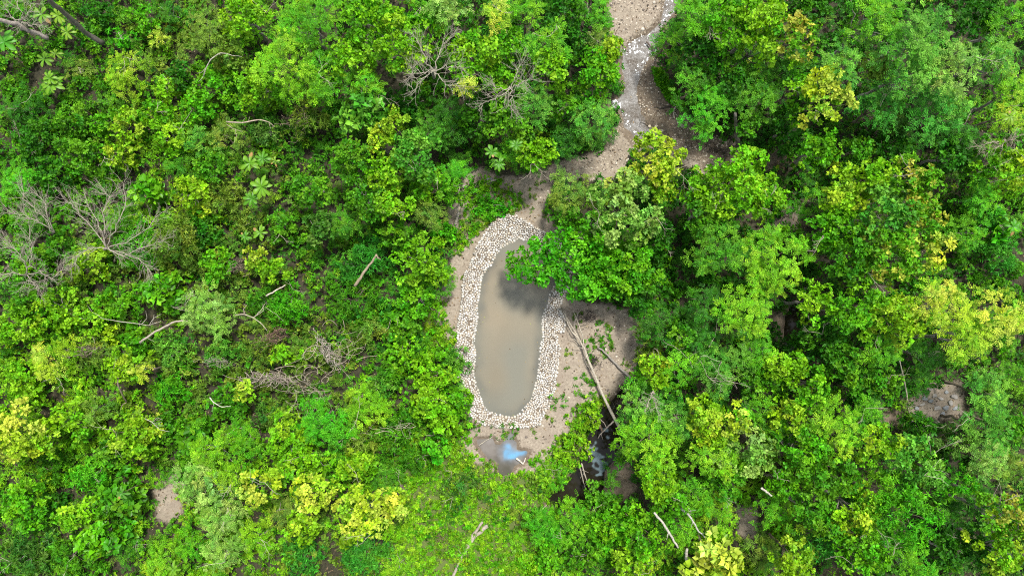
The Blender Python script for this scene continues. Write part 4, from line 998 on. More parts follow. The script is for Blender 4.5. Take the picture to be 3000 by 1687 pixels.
def build_grass():
    r = np.random.RandomState(123); lv = Leaves()
    q = scatter(30000, pG, 71, [pR, pPU], margin=.5, dens=lambda X, Y: np.clip(.5 + .6 * fnoise(X, Y, 2.0, 60) + .3 * fnoise(X, Y, .7, 61), .04, 1))
    # sparse tufts and creeping weeds on the sand
    q2 = scatter(26000, [pC] + pX[:1], 72, [pR, pPU, bedpoly], dens=lambda X, Y: .8 * sstep(.45, .9, fnoise(X, Y, 1.8, 62) + .45 * fnoise(X, Y, .6, 63)))
    weed = [poly_world(TP(5, w_)) for w_ in ([(735,110),(755,140),(760,170),(745,185),(732,150)], [(672,265),(700,260),(712,290),(690,300),(670,290)], [(605,318),(618,318),(618,330),(605,330)],
            [(700,150),(712,190),(700,200)], [(275,90),(300,95),(300,130),(280,125)], [(430,402),(490,404),(488,416),(432,414)], [(345,375),(395,395),(380,410),(350,400)])]
    q3 = scatter(9000, weed, 73, margin=.35, dens=lambda X, Y: .5 * sstep(-.1, .7, fnoise(X, Y, .8, 76) + .5 * fnoise(X, Y, .3, 77)))
    q4 = scatter(5000, [poly_world(TP(2, [(882,195),(900,200),(935,250),(960,300),(930,290),(890,230)]))], 74, dens=lambda X, Y: np.full(X.shape, .6))
    qb = scatter(2600, pG, 75, [pR, pPU], margin=.3, dens=lambda X, Y: np.clip(.35 + .7 * fnoise(X, Y, 1.6, 64), .02, 1))
    for code_, kd in (('G', 'r'), ('L', 'r'), ('M', 'f'), ('O', 'n'), ('Y', 'n')):
        s_ = qb[r.choice(len(qb), len(qb) // 6, replace=False)]; clumps_to_leaves(lv, np.column_stack([s_, ground_z(s_[:, 0], s_[:, 1]) + r.uniform(.08, .4, len(s_))]), r.uniform(.12, .3, len(s_)), kd, code_, r, .8, .85)
    for pts, pal, hh in ((q, 'L', .16), (q2, 'O', .07), (q3, 'M', .12), (q4, 'G', .2)):
        n = len(pts)
        if not n: continue
        cen = np.column_stack([pts, ground_z(pts[:, 0], pts[:, 1]) + r.uniform(.01, hh, n)])
        cl = np.array(['r', 'f', 'n'])[r.choice(3, n, p=[.45, .4, .15])]
        if pal == 'L': pa = np.array(['G', 'L', 'L', 'O', 'Y'])[np.clip(((fnoise(pts[:, 0], pts[:, 1], 4, 66) + 1) * 2.2 + r.normal(0, .8, n)).astype(int), 0, 4)]
        else: pa = np.full(n, pal)
        for a in set(pa):
            for k in 'rfn':
                i = np.where((pa == a) & (cl == k))[0]
                if len(i): clumps_to_leaves(lv, cen[i], r.uniform(.05, .14, len(i)), k, a, r, 1, .62)
    global count_leaves; count_leaves += lv.n
    o = link("grass", lv.mesh("grass", M_LEAF)); tag(o, "short bright green grass and creeping weeds on open ground by the pond", "grass", kind='stuff')
build_grass()

def build_litter():
    r = np.random.RandomState(7); lv = Leaves()
    a = scatter(9000, [pC], 81, [pR, pPU, pPO], dens=lambda X, Y: np.clip(.5 + .5 * fnoise(X, Y, 2, 70), .1, 1))
    b = r.uniform((-34, -20), (34, 20), (30000, 2)); b = b[sdf(pC, b[:, 0], b[:, 1]) > 0]
    q = np.vstack([a, b]); n = len(q); z = ground_z(q[:, 0], q[:, 1]) + r.uniform(.01, .05, n); ph = r.uniform(0, 6.28, n)
    d = np.column_stack([np.cos(ph), np.sin(ph), r.uniform(-.2, .4, n)]); nr = np.column_stack([r.normal(0, .3, (n, 2)), np.ones(n)])
    c = np.array([(.28, .20, .12), (.12, .08, .05), (.40, .32, .2), (.05, .035, .025)])[r.choice(4, n, p=[.35, .3, .12, .23])] * r.uniform(.8, 1.2, (n, 1))
    L = r.uniform(.06, .19, n); lv.add(np.column_stack([q, z]), d, nr, L, L * .45, c)
    o = link("leaf_litter", lv.mesh("leaf_litter", M_LEAF)); tag(o, "dry brown fallen leaves scattered over soil and sand", "leaf litter", kind='stuff')
build_litter()
def build_floating():
    r = np.random.RandomState(17); lv = Leaves(); q = scatter(420, [pW], 90, margin=-.05, dens=lambda X, Y: .12 + .6 * (sdf(pW, X, Y) > -.45))
    q = q[:110]; n = len(q); ph = r.uniform(0, 6.28, n); d = np.column_stack([np.cos(ph), np.sin(ph), np.zeros(n)]); L = r.uniform(.04, .13, n)
    c = np.array([(.34, .38, .12), (.12, .09, .05), (.30, .24, .13)])[r.choice(3, n)]
    lv.add(np.column_stack([q, np.full(n, zW + .012)]), d, np.tile([0, 0, 1.0], (n, 1)), L, L * .5, c, fold=.05, droop=0)
    o = link("floating_leaves", lv.mesh("floating_leaves", M_LEAF)); tag(o, "small fallen leaves and bits floating near the brown pond's edges", "floating leaves", kind='stuff')
build_floating()

# ------------------------------------------------------------------ dead wood, vines, rosettes, rocks
def wpts(t, pts, zs):
    """tile pixels and heights above datum -> world points"""
    zs = np.broadcast_to(zs, (len(pts),)); return np.array([P(*T(t, *p), z) for p, z in zip(pts, zs)])
def refine(p, n, r, wob):
    p = np.asarray(p, float); t = np.linspace(0, len(p) - 1, n); q = np.stack([np.interp(t, np.arange(len(p)), p[:, k]) for k in range(3)], -1)
    return q + r.normal(0, wob, q.shape) * np.array([1, 1, .5])
def log(name, label, t, pts, zs, r0, r1, col, branches=(), seed=1, cat="log", stub=0, group=None):
    """a fallen trunk; branches: (tile points, heights, r0, r1)"""
    r = np.random.RandomState(seed); mb = MB(); q = refine(wpts(t, pts, zs), 14, r, r0 * .22)
    mb.tube(q, np.linspace(r0, r1, 14) * r.uniform(.88, 1.14, 14), 9, col)
    loc = tuple(q[0]); root = bpy.data.objects.new(name, None); COL.objects.link(root); root.location = loc; root.empty_display_size = .3
    tag(root, label, cat, group)
    mb.V = [v - q[0] for v in mb.V]; mb.build("trunk", M_BARK, root)
    for k in range(stub):
        i = r.randint(2, 12); b2 = MB(); d = unit(np.cross(q[min(i + 1, 13)] - q[i - 1], [0, 0, 1.0])) * r.choice([-1, 1]) + (q[i] - q[i - 1]) / np.linalg.norm(q[i] - q[i - 1]) * .8 + [0, 0, .3]
        bough(b2, q[i], q[i] + unit(d) * r.uniform(.25, .7), r0 * .25, .008, r, col, n=4, sides=4); b2.V = [v - q[0] for v in b2.V]; b2.build("branch", M_BARK, root)
    for bp, bz, a, b in branches:
        b2 = MB(); w_ = refine(wpts(t, bp, bz), 9, r, a * .4); b2.tube(w_, np.linspace(a, b, 9), 6, np.array(col) * r.uniform(.85, 1.1)); b2.V = [v - q[0] for v in b2.V]; b2.build("branch", M_BARK, root)
    return root
WHT = (.38, .35, .29); TAN = (.30, .245, .17); GRY = (.25, .235, .21); DRK = (.10, .09, .075)
log("fallen_tree", "long pale fallen tree reaching from the pond's stones over the dark pool", 5,
    [(789,408),(765,360),(735,300),(712,240),(690,190),(672,150),(648,110),(625,72)], [.1,.45,.6,.6,.55,.5,.5,.45], 0.10, .035, WHT,
    [([(698,205),(686,175),(682,140),(668,105),(655,70)], [.6,.6,.6,.6,.5], .055, .02), ([(672,150),(650,130),(638,105),(632,70)], .55, .05, .015), ([(660,125),(660,100),(672,72),(690,60)], [.5,.55,.6,.6], .03, .01),
     ([(648,110),(632,95),(618,62)], .5, .03, .01), ([(682,175),(660,150),(645,150),(640,128)], .4, .02, .01), ([(712,240),(694,225),(684,200)], [.6,.4,.3], .02, .01)], 5, stub=3)
log("fallen_log", "weathered grey log lying across the sandy clearing right of the pond", 5, [(834,272),(800,246),(770,215),(745,188),(723,170)], [.12,.16,.16,.16,.25], .10, .045, GRY, seed=6, stub=2)
log("fallen_log", "thick grey-white forked log in the grass at the bottom edge", 5, [(308,835),(330,785),(352,745),(380,705),(412,678)], [.2,.28,.3,.34,.4], .09, .12, (.33, .295, .25),
    [([(352,745),(362,715),(380,690),(396,665)], [.2,.25,.3,.4], .13, .08)], 7, stub=1)
log("snag_log", "brown snag log lying on the soft bluish shrubs left of the pond", 2, [(38,808),(62,772),(82,745),(100,718)], [2.3,2.7,2.9,3.1], .085, .06, TAN, [([(98,722),(104,728),(112,734)], [3.1,3.2,3.2], .05, .02)], 8, cat="log")
log("fallen_log", "white peeling log lying on the trees at lower right", 5, [(884,640),(905,665),(928,700),(950,738)], [4.2,4.2,4.1,3.9], .075, .06, (.40, .385, .34), seed=9, stub=2)
log("fallen_log", "short pale log under the stony clearing at right", 6, [(676,416),(695,400),(722,384)], [.4,.6,.7], .17, .13, (.38, .34, .28), seed=10)
log("bare_pole", "thin pale bare pole standing left of the stony clearing at right", 6, [(640,362),(632,300),(622,250),(612,210)], [.1,1.6,3.2,5.2], .05, .025, (.42, .40, .30), seed=11, cat="dead tree")
log("dead_branch", "grey curved dead branch at lower right above the pale large-leaved crown", 6, [(-5,628),(20,650),(45,690),(72,718)], [3.6,3.9,4.0,4.0], .07, .03, (.36, .36, .34), seed=12, cat="branch", stub=3)
log("white_stump", "small white broken stump at lower right beside the bottom edge's pale crown", 6, [(12,775),(10,760),(12,742)], [3.2,3.7,4.0], .10, .08, (.45,.43,.38), seed=13, cat="stump")
log("white_stump", "short white broken stick right of the pale footpath at lower right", 6, [(222,570),(238,582),(252,592)], [4.6,4.7,4.6], .07, .05, (.42,.40,.34), seed=14, cat="stick")
log("dead_branch", "upright dead branch leaning over the dark pool from its left bank", 5, [(690,455),(698,475),(707,498)], [.5,.1,-.55], .05, .025, (.45,.38,.3), [([(692,462),(705,458),(716,452)], [.4,.5,.6], .015, .008)], 15, cat="branch")
log("dead_branch", "left of two long pale sticks standing in the dark pool", 5, [(670,498),(678,530),(690,575)], [.3,0,-.6], .045, .02, WHT, seed=16, cat="branch", stub=2)
log("dead_branch", "right of two long pale sticks standing in the dark pool", 5, [(678,500),(692,545),(708,598)], [.2,-.1,-.6], .045, .025, WHT, seed=17, cat="branch", stub=2)
log("dead_branch", "bent grey stick crossing under the pale fallen tree at the dark pool", 5, [(770,382),(750,400),(730,420),(724,432)], [.2,.05,-.2,-.6], .05, .03, (.42,.36,.32), [([(750,400),(740,385),(726,372)], [0,-.1,-.3], .03, .015)], 18, cat="branch", stub=1)
log("plank_log", "flat brown broken log at the dark pool's upper left edge", 5, [(715,375),(728,395),(738,412)], [.15,-.1,-.5], .10, .06, (.30, .22, .15), seed=19, cat="log")
log("dead_branch", "dark stick lying across the white foam of the brook", 2, [(862,118),(872,130),(884,145)], [0,.02,.05], .05, .03, (.11,.085,.07), seed=20, cat="branch")
log("driftwood", "pale root of driftwood on the brook's right bank", 2, [(962,292),(948,300),(938,312),(940,335)], [.3,.35,.3,.15], .07, .04, (.44,.40,.34), [([(948,300),(935,290),(925,282)], [.3,.3,.2], .05, .02)], 21, cat="driftwood")
log("driftwood", "black branched driftwood lying in the brook's stony bed", 2, [(932,300),(918,303),(902,306),(885,302)], [.1,.1,.06,.05], .04, .015, (.05,.04,.035), [([(918,303),(910,296),(900,292)], .1, .025, .01), ([(905,306),(898,312),(890,314)], .06, .02, .01)], 22, cat="driftwood")
log("driftwood", "thin dark twig cluster in the middle of the brook's muddy bed", 2, [(868,352),(860,343),(848,338),(842,320)], [0,.08,.1,.1], .025, .01, (.08,.07,.045), [([(860,343),(872,338),(876,328)], .1, .015, .006), ([(848,338),(845,352),(852,358)], .1, .015, .006)], 23, cat="driftwood")
log("dead_stump", "leafless forked stump on the brown bank left of the path", 2, [(322,632),(327,615),(331,602)], [.15,.45,.7], .10, .07, (.50,.45,.38),
    [([(331,602),(328,590),(333,578)], [.7,.9,1.1], .05, .02), ([(329,608),(340,600),(343,592),(350,588)], [.6,.8,1,1.1], .05, .02), ([(331,602),(338,592),(337,585)], [.7,.9,1], .03, .015)], 24, cat="stump")
log("dead_branch", "pale stick beside the grey rock on the path's left bend", 2, [(412,516),(426,511),(440,506)], [.15,.2,.25], .05, .035, (.42,.38,.31), [([(412,516),(400,524),(392,530)], [.15,.1,.1], .02, .01)], 25, cat="branch")
log("dead_branch", "straight pale stick lying over the puddle's left edge", 5, [(388,450),(408,437),(428,425)], [.02,.06,.06], .03, .02, WHT, seed=26, cat="stick")
log("dead_branch", "short cream driftwood stub at the puddle's right edge", 5, [(494,487),(503,493),(513,503)], [.05,.1,.02], .06, .05, (.58,.54,.46), [([(513,503),(518,494),(519,486)], [.05,.06,.05], .04, .03)], 27, cat="stick")
log("dead_branch", "thin grey stick in the grass below the puddle", 5, [(520,672),(548,648),(580,618)], [.25,.3,.3], .03, .02, (.33,.32,.24), seed=28, cat="stick")
log("grey_stump", "grey dead trunk stump in the dark gap right of the brook", 3, [(158,410),(150,370),(148,320)], [.2,2.2,4.2], .13, .08, (.22,.20,.175), seed=29, cat="stump")
log("leaning_trunk", "dark mossy trunk with white lichen leaning at the top left corner", 1, [(292,124),(250,100),(200,52),(160,18),(120,-20)], [1.2,2.2,4.0,5.4,6.6], .16, .12, (.10,.095,.075), [([(215,66),(200,60),(182,56)], [3.6,3.8,3.9], .03, .01)], 30, cat="trunk", stub=3)
log("leaning_trunk", "smooth grey trunk leaning in from the left edge near the top", 1, [(135,108),(95,92),(55,72),(0,58),(-30,52)], [.9,1.7,2.6,3.6,4.0], .14, .11, (.27,.24,.22), seed=31, cat="trunk", stub=2)
log("fallen_branch", "curved brown fallen branch in the middle of the upper left", 1, [(640,345),(680,348),(715,342),(735,338),(765,348),(775,360)], [2.7,2.9,3,3,2.8,2.6], .05, .02, (.36,.30,.23), [([(640,352),(660,365),(685,372)], 2.8, .02, .01), ([(665,365),(668,385),(660,405)], 2.8, .015, .008)], 32, cat="branch", stub=3)
log("white_branch", "forked white bare branch rising from the olive tree, upper left", 1, [(575,215),(583,190),(598,165),(622,150),(640,152)], [3.5,3.9,4.2,4.3,4.0], .035, .025, (.38,.36,.30), [([(575,215),(568,225),(560,232)], 3.5, .015, .006), ([(583,190),(570,205),(556,208)], 3.6, .015, .006), ([(640,152),(660,158),(684,160)], 4, .02, .008)], 33, cat="branch")
log("dead_branch", "short pale straight stick at centre left above the driftwood fork", 4, [(752,28),(775,16),(806,-2)], [2.8,2.9,3.0], .05, .03, (.48,.44,.36), seed=34, cat="stick")
log("white_branch", "white forked driftwood curving over the soft shrubs, centre left", 4, [(665,82),(690,80),(715,90),(740,108),(755,128)], [2.5,2.8,2.9,2.8,2.6], .035, .018, (.37,.33,.26), [([(715,90),(735,72),(748,50)], [2.9,3,3], .03, .012), ([(690,80),(688,66),(696,55)], 2.9, .02, .008), ([(725,84),(745,70),(742,52)], 3, .02, .008), ([(748,60),(780,80),(800,100)], 3, .012, .006)], 35, cat="branch")
log("dead_branch", "thin arching white stems at left, above the dark stick hollow", 4, [(330,100),(375,105),(420,112),(455,100)], [3.1,3.3,3.4,3.3], .028, .012, (.36,.35,.28), [([(420,112),(435,90),(455,80)], 3.4, .015, .008), ([(400,108),(415,92),(412,70)], 3.4, .015, .006), ([(330,100),(290,92),(262,75)], [3.1,3.3,3.2], .02, .008)], 36, cat="branch", stub=4)
log("dead_branch", "dark stick standing in the hollow of the left third", 4, [(335,250),(333,280),(345,305),(358,328)], [3.2,2.6,1.8,.9], .05, .04, (.26,.21,.16), [([(358,328),(345,336),(340,350)], [.9,1.2,1.3], .03, .015)], 37, cat="branch")
log("dead_branch", "short bent white branch below left of the tangled grey log", 4, [(592,315),(604,330),(625,342),(652,340)], [3,3,3,2.9], .035, .015, (.48,.46,.4), seed=38, cat="branch", stub=2)
log("fallen_log", "grey trunk section showing between shrubs, centre of lower left", 4, [(395,160),(430,135),(470,112),(505,98),(530,100)], [2.7,2.9,3.0,3.1,3.1], .07, .045, (.33,.29,.24), seed=39, cat="trunk", stub=2)
log("dead_branch", "drooping twig arching at the middle of the lower left, over dark gap", 4, [(410,375),(430,385),(450,405),(480,412)], [3.6,3.8,3.8,3.5], .02, .01, (.4,.4,.34), [([(430,385),(445,372),(460,378)], 3.8, .012, .006)], 40, cat="branch", stub=3)

def bare_tree(label, t, foot, limbs, h0, seed, col=(.32,.29,.24), tw=2, L=1.1, r0=.034):
    """a leafless tree: limbs are lists of tile points with heights"""
    r = np.random.RandomState(seed); f = np.array(P(*T(t, *foot), 0)); f[2] = float(ground_z(f[:1], f[1:2])[0])
    root = bpy.data.objects.new("leafless_tree", None); COL.objects.link(root); root.location = f; tag(root, label, "leafless tree", "leafless trees among the green")
    fork = np.array(P(*T(t, *foot), h0)); mb = MB(); bough(mb, f - [0, 0, .1], fork, .10, .07, r, np.array(col) * .8, n=6, sides=7)
    mb.V = [v - f for v in mb.V]; mb.build("trunk", M_BARK, root)
    for pts, zs in limbs:
        b = MB(); q = refine(np.vstack([fork[None], wpts(t, pts, zs)]), 12, r, .05); b.tube(q, np.linspace(r0, .012, 12), 6, col)
        for i in range(2, 12):
            for _ in range(2 if r.rand() < .6 else 1): bare_twigs(b, q[i], tw if i < 11 else 3, L * r.uniform(.6, 1.1), r, col, 1, .1, .010, 2, bias=unit((q[i] - q[i - 1]) * [1, 1, .3]) * .9)
        b.V = [v - f for v in b.V]; b.build("branch", M_BARK, root)
bare_tree("large leafless grey tree with tangled twigs at centre left", 1, (300,700), [([(290,660),(265,610),(240,560)], [4,4.2,4.2]), ([(330,640),(355,580),(350,520)], [4,4.2,4.4]), ([(350,690),(410,650),(455,600)], [4,4.2,4]),
    ([(340,720),(400,700),(455,680)], [3.9,4,3.8]), ([(260,640),(215,590),(180,560)], [4,4,3.8]), ([(290,600),(310,560),(300,540)], [4,4.2,4.3]), ([(400,735),(420,760)], [3.6,3.4]), ([(255,700),(215,720),(200,760)], [3.8,3.8,3.5])], 3.4, 201)
bare_tree("leafless grey tree at the left edge, upper of two beside the larger one", 1, (150,655), [([(120,630),(75,610),(30,600)], [3.6,3.8,3.8]), ([(110,600),(70,570),(60,530)], [3.6,3.8,3.8]), ([(130,610),(130,570),(100,545)], [3.6,3.8,3.8])], 2.8, 202)
bare_tree("leafless grey tree at the left edge, lowest one below the larger one", 1, (75,775), [([(70,740),(50,710),(15,690)], [3.6,3.8,3.8]), ([(85,740),(90,700),(80,650)], [3.6,3.8,3.8]), ([(110,770),(150,785),(180,760)], [3.4,3.6,3.6]), ([(40,770),(5,780),(-20,760)], [3.4,3.5,3.5]), ([(90,800),(110,815)], 3.4)], 2.8, 203)
bare_tree("leafless tree with fine grey tangle left of the lime trees, upper middle", 2, (262,200), [([(240,180),(228,150),(215,115)], [7.2,7.4,7.4]), ([(290,195),(320,188),(340,190)], [7.2,7.3,7.2]), ([(240,215),(215,240),(200,252)], [7.2,7.2,7]), ([(225,205),(200,195)], [7.2,7.2]), ([(270,165),(285,130),(310,100)], [7,7,6.8]), ([(285,225),(300,245),(330,240)], [7,7,6.8])], 6.8, 204, tw=1, L=.95, r0=.03, col=(.33,.31,.25))
bare_tree("second leafless tree, with a pale fan of twigs, upper middle", 2, (480,250), [([(455,270),(425,282),(400,292)], [7,7,6.8]), ([(490,225),(500,200),(505,180)], [7,7.2,7.2]), ([(500,240),(530,225)], [7,7]), ([(480,280),(482,310)], [6.8,6.6]), ([(440,250),(425,235)], [6.9,6.9])], 6.6, 205, tw=1, L=.9, r0=.03, col=(.33,.31,.25))
bare_tree("leafless twig fan hanging over the top left corner", 1, (60,60), [([(60,30),(50,0),(45,-20)], [5.4,5.6,5.6]), ([(80,40),(95,10)], [5.2,5.4]), ([(30,50),(15,20)], [5.2,5.4]), ([(80,70),(110,70)], [5,5])], 4.6, 206, tw=1, L=.9, r0=.03, col=(.33,.31,.25))
bare_tree("leafless dry twigs on the right edge near the yellow tufts", 3, (905,405), [([(880,400),(855,408),(835,412)], [5.4,5.4,5.2]), ([(890,415),(865,425)], [5.4,5.2]), ([(925,395),(945,385)], [5.4,5.2])], 4.8, 207, tw=1, L=.7, col=(.3,.27,.2))
bare_tree("leafless pale sapling in the shrubs left of the fallen tree's tip", 5, (880,300), [([(870,320),(862,345)], [5.2,5.4]), ([(885,325),(892,350)], [5.2,5.4])], 4.4, 208, tw=1, L=.6)

def vine_heap(label, t, cen, ext, n, z, seed, col=(.46,.41,.33), ang=0.0, r0=.016, loop=.7, name="dead_vine_heap"):
    r = np.random.RandomState(seed); c = np.array(P(*T(t, *cen), z)); mb = MB(); ex, ey = ext; k = S * 1.0373
    for i in range(n):
        m = 10; a = ang + r.normal(0, .55); o = np.array([r.normal(0, ex * k * .42), r.normal(0, ey * k * .42)]); ca, sa = math.cos(ang), math.sin(ang)
        o = np.array([o[0] * ca - o[1] * sa, o[0] * sa + o[1] * ca]); L = r.uniform(.4, 1.0) * max(ex, ey) * k * .8; s = np.linspace(-.5, .5, m); bend = r.normal(0, loop) 
        th = a + bend * 3 * s; dx = np.cumsum(np.cos(th)) * L / m; dy = np.cumsum(np.sin(th)) * L / m
        pts = np.column_stack([c[0] + o[0] + dx - dx.mean(), c[1] + o[1] + dy - dy.mean(), c[2] + r.uniform(-.35, .3) + .25 * np.sin(s * 6 + r.uniform(0, 6))])
        mb.tube(pts, r0 * r.uniform(.5, 1.5), 4, np.array(col) * r.uniform(.6, 1.15))
    o = mb.build(name, M_BARK, None, (c[0], c[1], max(c[2] - .5, 0))); tag(o, label, "dead vines", "dead vine heaps"); return o
vine_heap("long tangled heap of grey dead vines looking like a log, centre left", 4, (765,262), (95,10), 70, 2.3, 301, (.36,.31,.26))
vine_heap("white bundle of dead vines standing out left of the pond", 4, (925,185), (60,14), 60, 3.0, 302, (.42,.38,.33), ang=-1.0)
vine_heap("loose wide loops of thin vine around the white vine bundle", 4, (945,190), (110,70), 45, 2.9, 303, (.44,.38,.29), ang=.4, r0=.011, loop=1.1)
vine_heap("loose pale vines trailing below the long vine heap", 4, (870,300), (110,60), 34, 2.6, 304, (.38,.34,.26), ang=-.6, r0=.010, loop=.8)
vine_heap("small brown heap of dead branches in the left third", 4, (245,183), (42,14), 34, 2.5, 305, (.20,.16,.12), ang=.2)
vine_heap("reddish dry heap of stems above the long vine heap", 4, (775,140), (50,22), 60, 2.3, 306, (.24,.15,.11), ang=.4, r0=.012)
vine_heap("dark brown dead stems over the dark pool's upper right bank", 5, (795,335), (40,26), 46, .4, 307, (.14,.115,.095), ang=.9, r0=.012)
vine_heap("black burnt-looking brush where the fallen tree's crown lies", 5, (700,90), (44,26), 60, .16, 308, (.07,.055,.05), ang=.3, r0=.012)
vine_heap("small black brush pile beside the fallen tree's middle", 5, (712,212), (26,24), 60, .1, 309, (.06,.05,.05), ang=1.2, r0=.011)
vine_heap("loose pale vine looping at lower middle above the soft shrubs", 5, (140,402), (70,14), 10, 3.0, 310, (.46,.40,.31), ang=.05, r0=.012)
vine_heap("grey coil of thin dead vines below the twiggy pale patch", 4, (620,215), (46,14), 30, 2.4, 311, (.34,.31,.25), ang=-.1, r0=.010, loop=1.2)
vine_heap("dry brown brush at the black hollow beside the long vine heap", 4, (735,385), (40,26), 46, .8, 312, (.16,.115,.085), ang=.3)
vine_heap("thin brown twig tangle in the shade of the upper left, right side", 1, (850,330), (60,50), 60, 2.6, 313, (.24,.19,.14), ang=.6, r0=.011)
vine_heap("brown twig tangle below the lone star-leaved rosettes", 1, (670,755), (34,26), 34, 2.2, 314, (.30,.24,.18), ang=.8, r0=.011)
vine_heap("grey brush on the bank where the path meets the brook fork", 3, (95,425), (70,14), 60, .12, 315, (.10,.08,.065), ang=-.4, r0=.012)
vine_heap("dark brown dry brush low in the grass near the bottom edge's rusty weeds", 5, (275,715), (36,22), 34, .2, 316, (.22,.15,.10), ang=.3, r0=.010)

def rosette(label, t, x, y, rr, h, pal, n, seed):
    r = np.random.RandomState(seed); c = np.array(P(*T(t, x, y), h)); R = rr * 1.0373 * S; gz = float(ground_z(c[:1], c[1:2])[0]); f = np.array([c[0], c[1], gz])
    root = bpy.data.objects.new("rosette_plant", None); COL.objects.link(root); root.location = f; tag(root, label, "rosette plant", "large rosette plants")
    main, tip, _ = PAL[pal]; main = np.array(main); tip = np.array(tip); V = []; F = []; C = []; k = 0
    for i in range(n):
        a = i * 2 * math.pi / n + r.uniform(-.25, .25); el = r.uniform(.05, .45) if i % 2 == 0 else r.uniform(.4, .8); L = R * r.uniform(.8, 1.12); W = L * r.uniform(.30, .38)
        d = np.array([math.cos(a) * math.cos(el), math.sin(a) * math.cos(el), math.sin(el)]); s = np.array([-math.sin(a), math.cos(a), 0]); up = np.cross(d, s)
        prof = [(0, .06), (.2, .45), (.45, .8), (.68, 1.0), (.86, .8), (1.0, .12)]; dry = r.rand() < .05
        for u, w_ in prof:
            m_ = c + d * L * u - np.array([0, 0, 1]) * L * .45 * u ** 2; e = .14 * W * w_
            V += [m_ + s * W * .5 * w_ + np.array([0, 0, e]), m_, m_ - s * W * .5 * w_ + np.array([0, 0, e])]
            cc = main * (1 - .55 * u) + tip * .55 * u; cc = np.array([.42, .26, .08]) if dry and u > .6 else cc
            C += [cc * .9, cc * 1.35 + .02, cc * .9]
        for q in range(len(prof) - 1):
            b = k + q * 3; F += [(b, b + 1, b + 4, b + 3), (b + 1, b + 2, b + 5, b + 4)]
        k += len(prof) * 3
    link("leaves", np_mesh("leaves", np.array(V) - f, np.array(F), M_GLOSS, np.array(C) * .62, True), root)
    mb = MB(); mb.tube(np.array([[0, 0, -.1], [0, 0, (h - gz) * .5], [0, 0, h - gz]]), [.035, .03, .025], 6, (.14, .13, .07)); mb.build("stem", M_BARK, root)
for i, a in enumerate([("lime star-leaved rosette beside the leaning mossy trunk, upper one",1,165,45,26,2.6,'Y',9),("lime star-leaved rosette under the leaning mossy trunk, lower one",1,190,92,24,2.4,'Y',8),
  ("yellow-green rosette between the two leaning trunks",1,118,42,28,2.4,'L',9),("open five-fingered yellow-green rosette below the smooth grey leaning trunk",1,125,168,26,1.8,'L',7),
  ("small yellow rosette right of the five-fingered one",1,157,152,18,1.9,'Y',7),("lettuce-like lime rosette plant, lowest of the top left rosettes",1,145,240,32,1.7,'L',13),("lettuce-like upper leaves just above the lowest top left rosette",1,140,222,22,1.9,'L',9),
  ("dark green big-leaved rosette at the left edge under the grey trunk",1,12,120,36,2.6,'V',9),("topmost star-leaved rosette of the mid upper left",1,742,448,24,2.9,'G',9),("yellowish star-leaved rosette, second from the top in the mid upper left",1,706,462,30,2.6,'L',9),
  ("small withering rosette on a thin stem right of the topmost star",1,776,456,14,3.0,'Y',5),("largest star-leaved rosette of the mid upper left",1,738,528,34,3.4,'L',11),("second largest star-leaved rosette, below the largest",1,712,562,28,3.2,'G',10),
  ("lower star-leaved rosette of the mid upper left",1,735,658,24,2.8,'L',8),("small star-leaved rosette left of the lower star",1,692,668,18,2.6,'G',8),("left one of three star rosettes above the path bend",2,425,430,22,5.6,'G',9),
  ("right one of three star rosettes above the path bend",2,494,410,20,5.8,'G',9),("lowest of three star rosettes above the path bend",2,446,462,22,4.6,'G',9),("small star rosette in shade above the left sandy strip",6,170,130,12,5.4,'V',6),
  ("large-leaved rosette at the right edge by the yellow tufts",3,925,330,22,6.4,'Y',9),("pale rosette in the upper right corner's shade",3,930,200,16,6.6,'Y',7),("broad rosette on the right edge of the dark soil",3,935,640,22,3.2,'V',8),
  ("five-leaved rosette near the bottom of the lower left",4,490,800,22,2.9,'L',8),("broad pale rosette in the shrubs left of the bare brown patch",4,345,585,20,3.4,'C',7)]): rosette(*a, 400 + i)

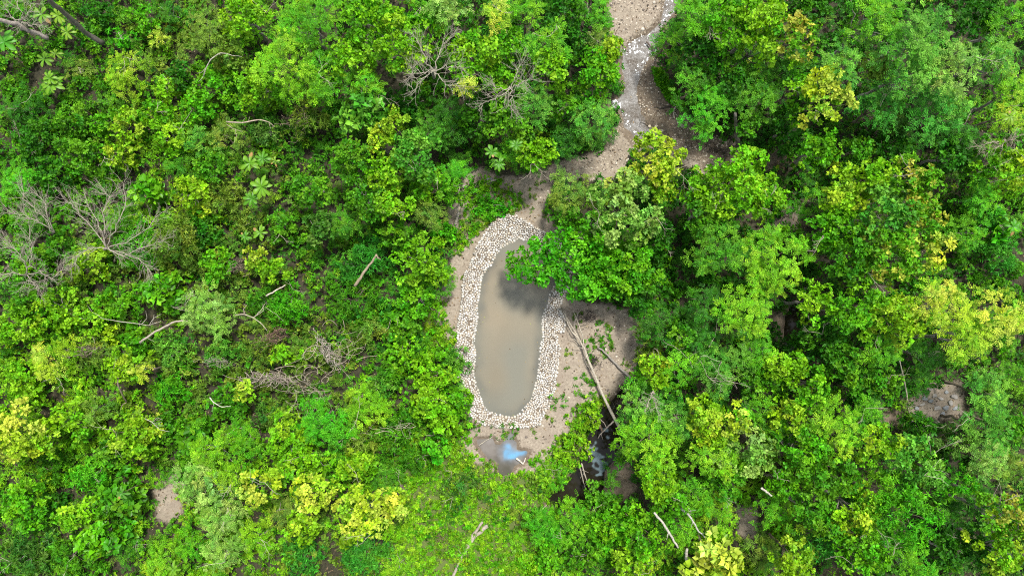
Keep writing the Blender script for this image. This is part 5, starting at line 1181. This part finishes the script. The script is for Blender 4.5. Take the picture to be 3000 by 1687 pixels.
def rock(label, t, x, y, rx, ry, h, col, seed, z=None, name="rock"):
    r = np.random.RandomState(seed); px, py = T(t, x, y); c = np.array(P(px, py, 0)); gz = float(ground_z(c[:1], c[1:2])[0]); k = S * 1.0373
    me = bpy.data.meshes.new(name); import bmesh; bm = bmesh.new(); bmesh.ops.create_icosphere(bm, subdivisions=3, radius=1)
    ph = r.uniform(0, 6.28, 6)
    for v in bm.verts:
        n = v.co.copy(); f = 1 + .12 * math.sin(3 * n.x + ph[0]) + .1 * math.sin(4 * n.y + ph[1]) + .07 * math.sin(7 * n.x * n.y + ph[2]) + .05 * math.sin(9 * n.z + ph[3])
        zz = max(-.4, min(.62 + .05 * math.sin(5 * n.x + ph[4]), n.z * f)); v.co = Vector((n.x * f * rx * k, n.y * f * ry * k, zz * h))
    bm.to_mesh(me); bm.free(); me.polygons.foreach_set("use_smooth", np.ones(len(me.polygons), bool)); at = me.color_attributes.new("tint", 'FLOAT_COLOR', 'POINT')
    at.data.foreach_set("color", np.tile((*col, 1), len(me.vertices)).astype(np.float32)); me.materials.append(M_STONE)
    o = link(name, me, loc=(c[0], c[1], gz + .02)); o.rotation_euler.z = r.uniform(-.4, .4); tag(o, label, "rock"); return o
rock("large flat pale boulder in the stony brook fork", 3, 70, 472, 10, 7, .16, (.40,.37,.31), 501)
rock("grey slab at the stony fork beside the yellow tree's foot", 3, 18, 496, 13, 6, .14, (.36,.35,.33), 502)
rock("left of two round cream boulders in the brook's muddy bed", 2, 871, 356, 4.5, 4.5, .14, (.52,.45,.35), 503)
rock("right of two round cream boulders in the brook's muddy bed", 2, 889, 357, 4.5, 4, .14, (.48,.42,.33), 504)
rock("grey-green boulder near the brook bed's right bank", 2, 961, 357, 6, 7, .16, (.26,.26,.2), 505)
rock("blue-grey rock beside the pale stick on the path's left bend", 2, 418, 508, 10, 9, .2, (.24,.24,.25), 506)
rock("pale rock on the brown bank above the forked stump", 2, 348, 528, 8, 6, .16, (.36,.33,.3), 507)
rock("small pink-white stone heap beside the brown bank gap", 3, 255, 655, 14, 5, .15, (.44,.38,.34), 508)
rock("small brown rock at the far right beside the stony clearing", 6, 838, 322, 20, 12, .3, (.12,.085,.06), 509)
rr_ = np.random.RandomState(55)
for i, (x, y) in enumerate([(690,300),(712,310),(700,325),(728,318),(745,300),(718,345),(735,362),(675,335),(660,345),(755,330),(770,345),(700,292),(684,318),(765,312),(742,344)]):
    dx = "left" if x < 700 else "middle" if x < 740 else "right"; dy = "upper" if y < 315 else "lower"
    o = rock(f"blue-grey slate slab on the stony clearing at right, {dy} {dx} part", 6, x, y, rr_.uniform(5, 10), rr_.uniform(4, 7), .1, np.array([(.27,.29,.31),(.33,.31,.29)][i % 2]) * rr_.uniform(.8, 1.1), 520 + i, name="slate_slab")
    o['group'] = "slate slabs on the stony clearing, " + dy + " " + dx

print("LEAVES", count_leaves, "STONES", len(stones))
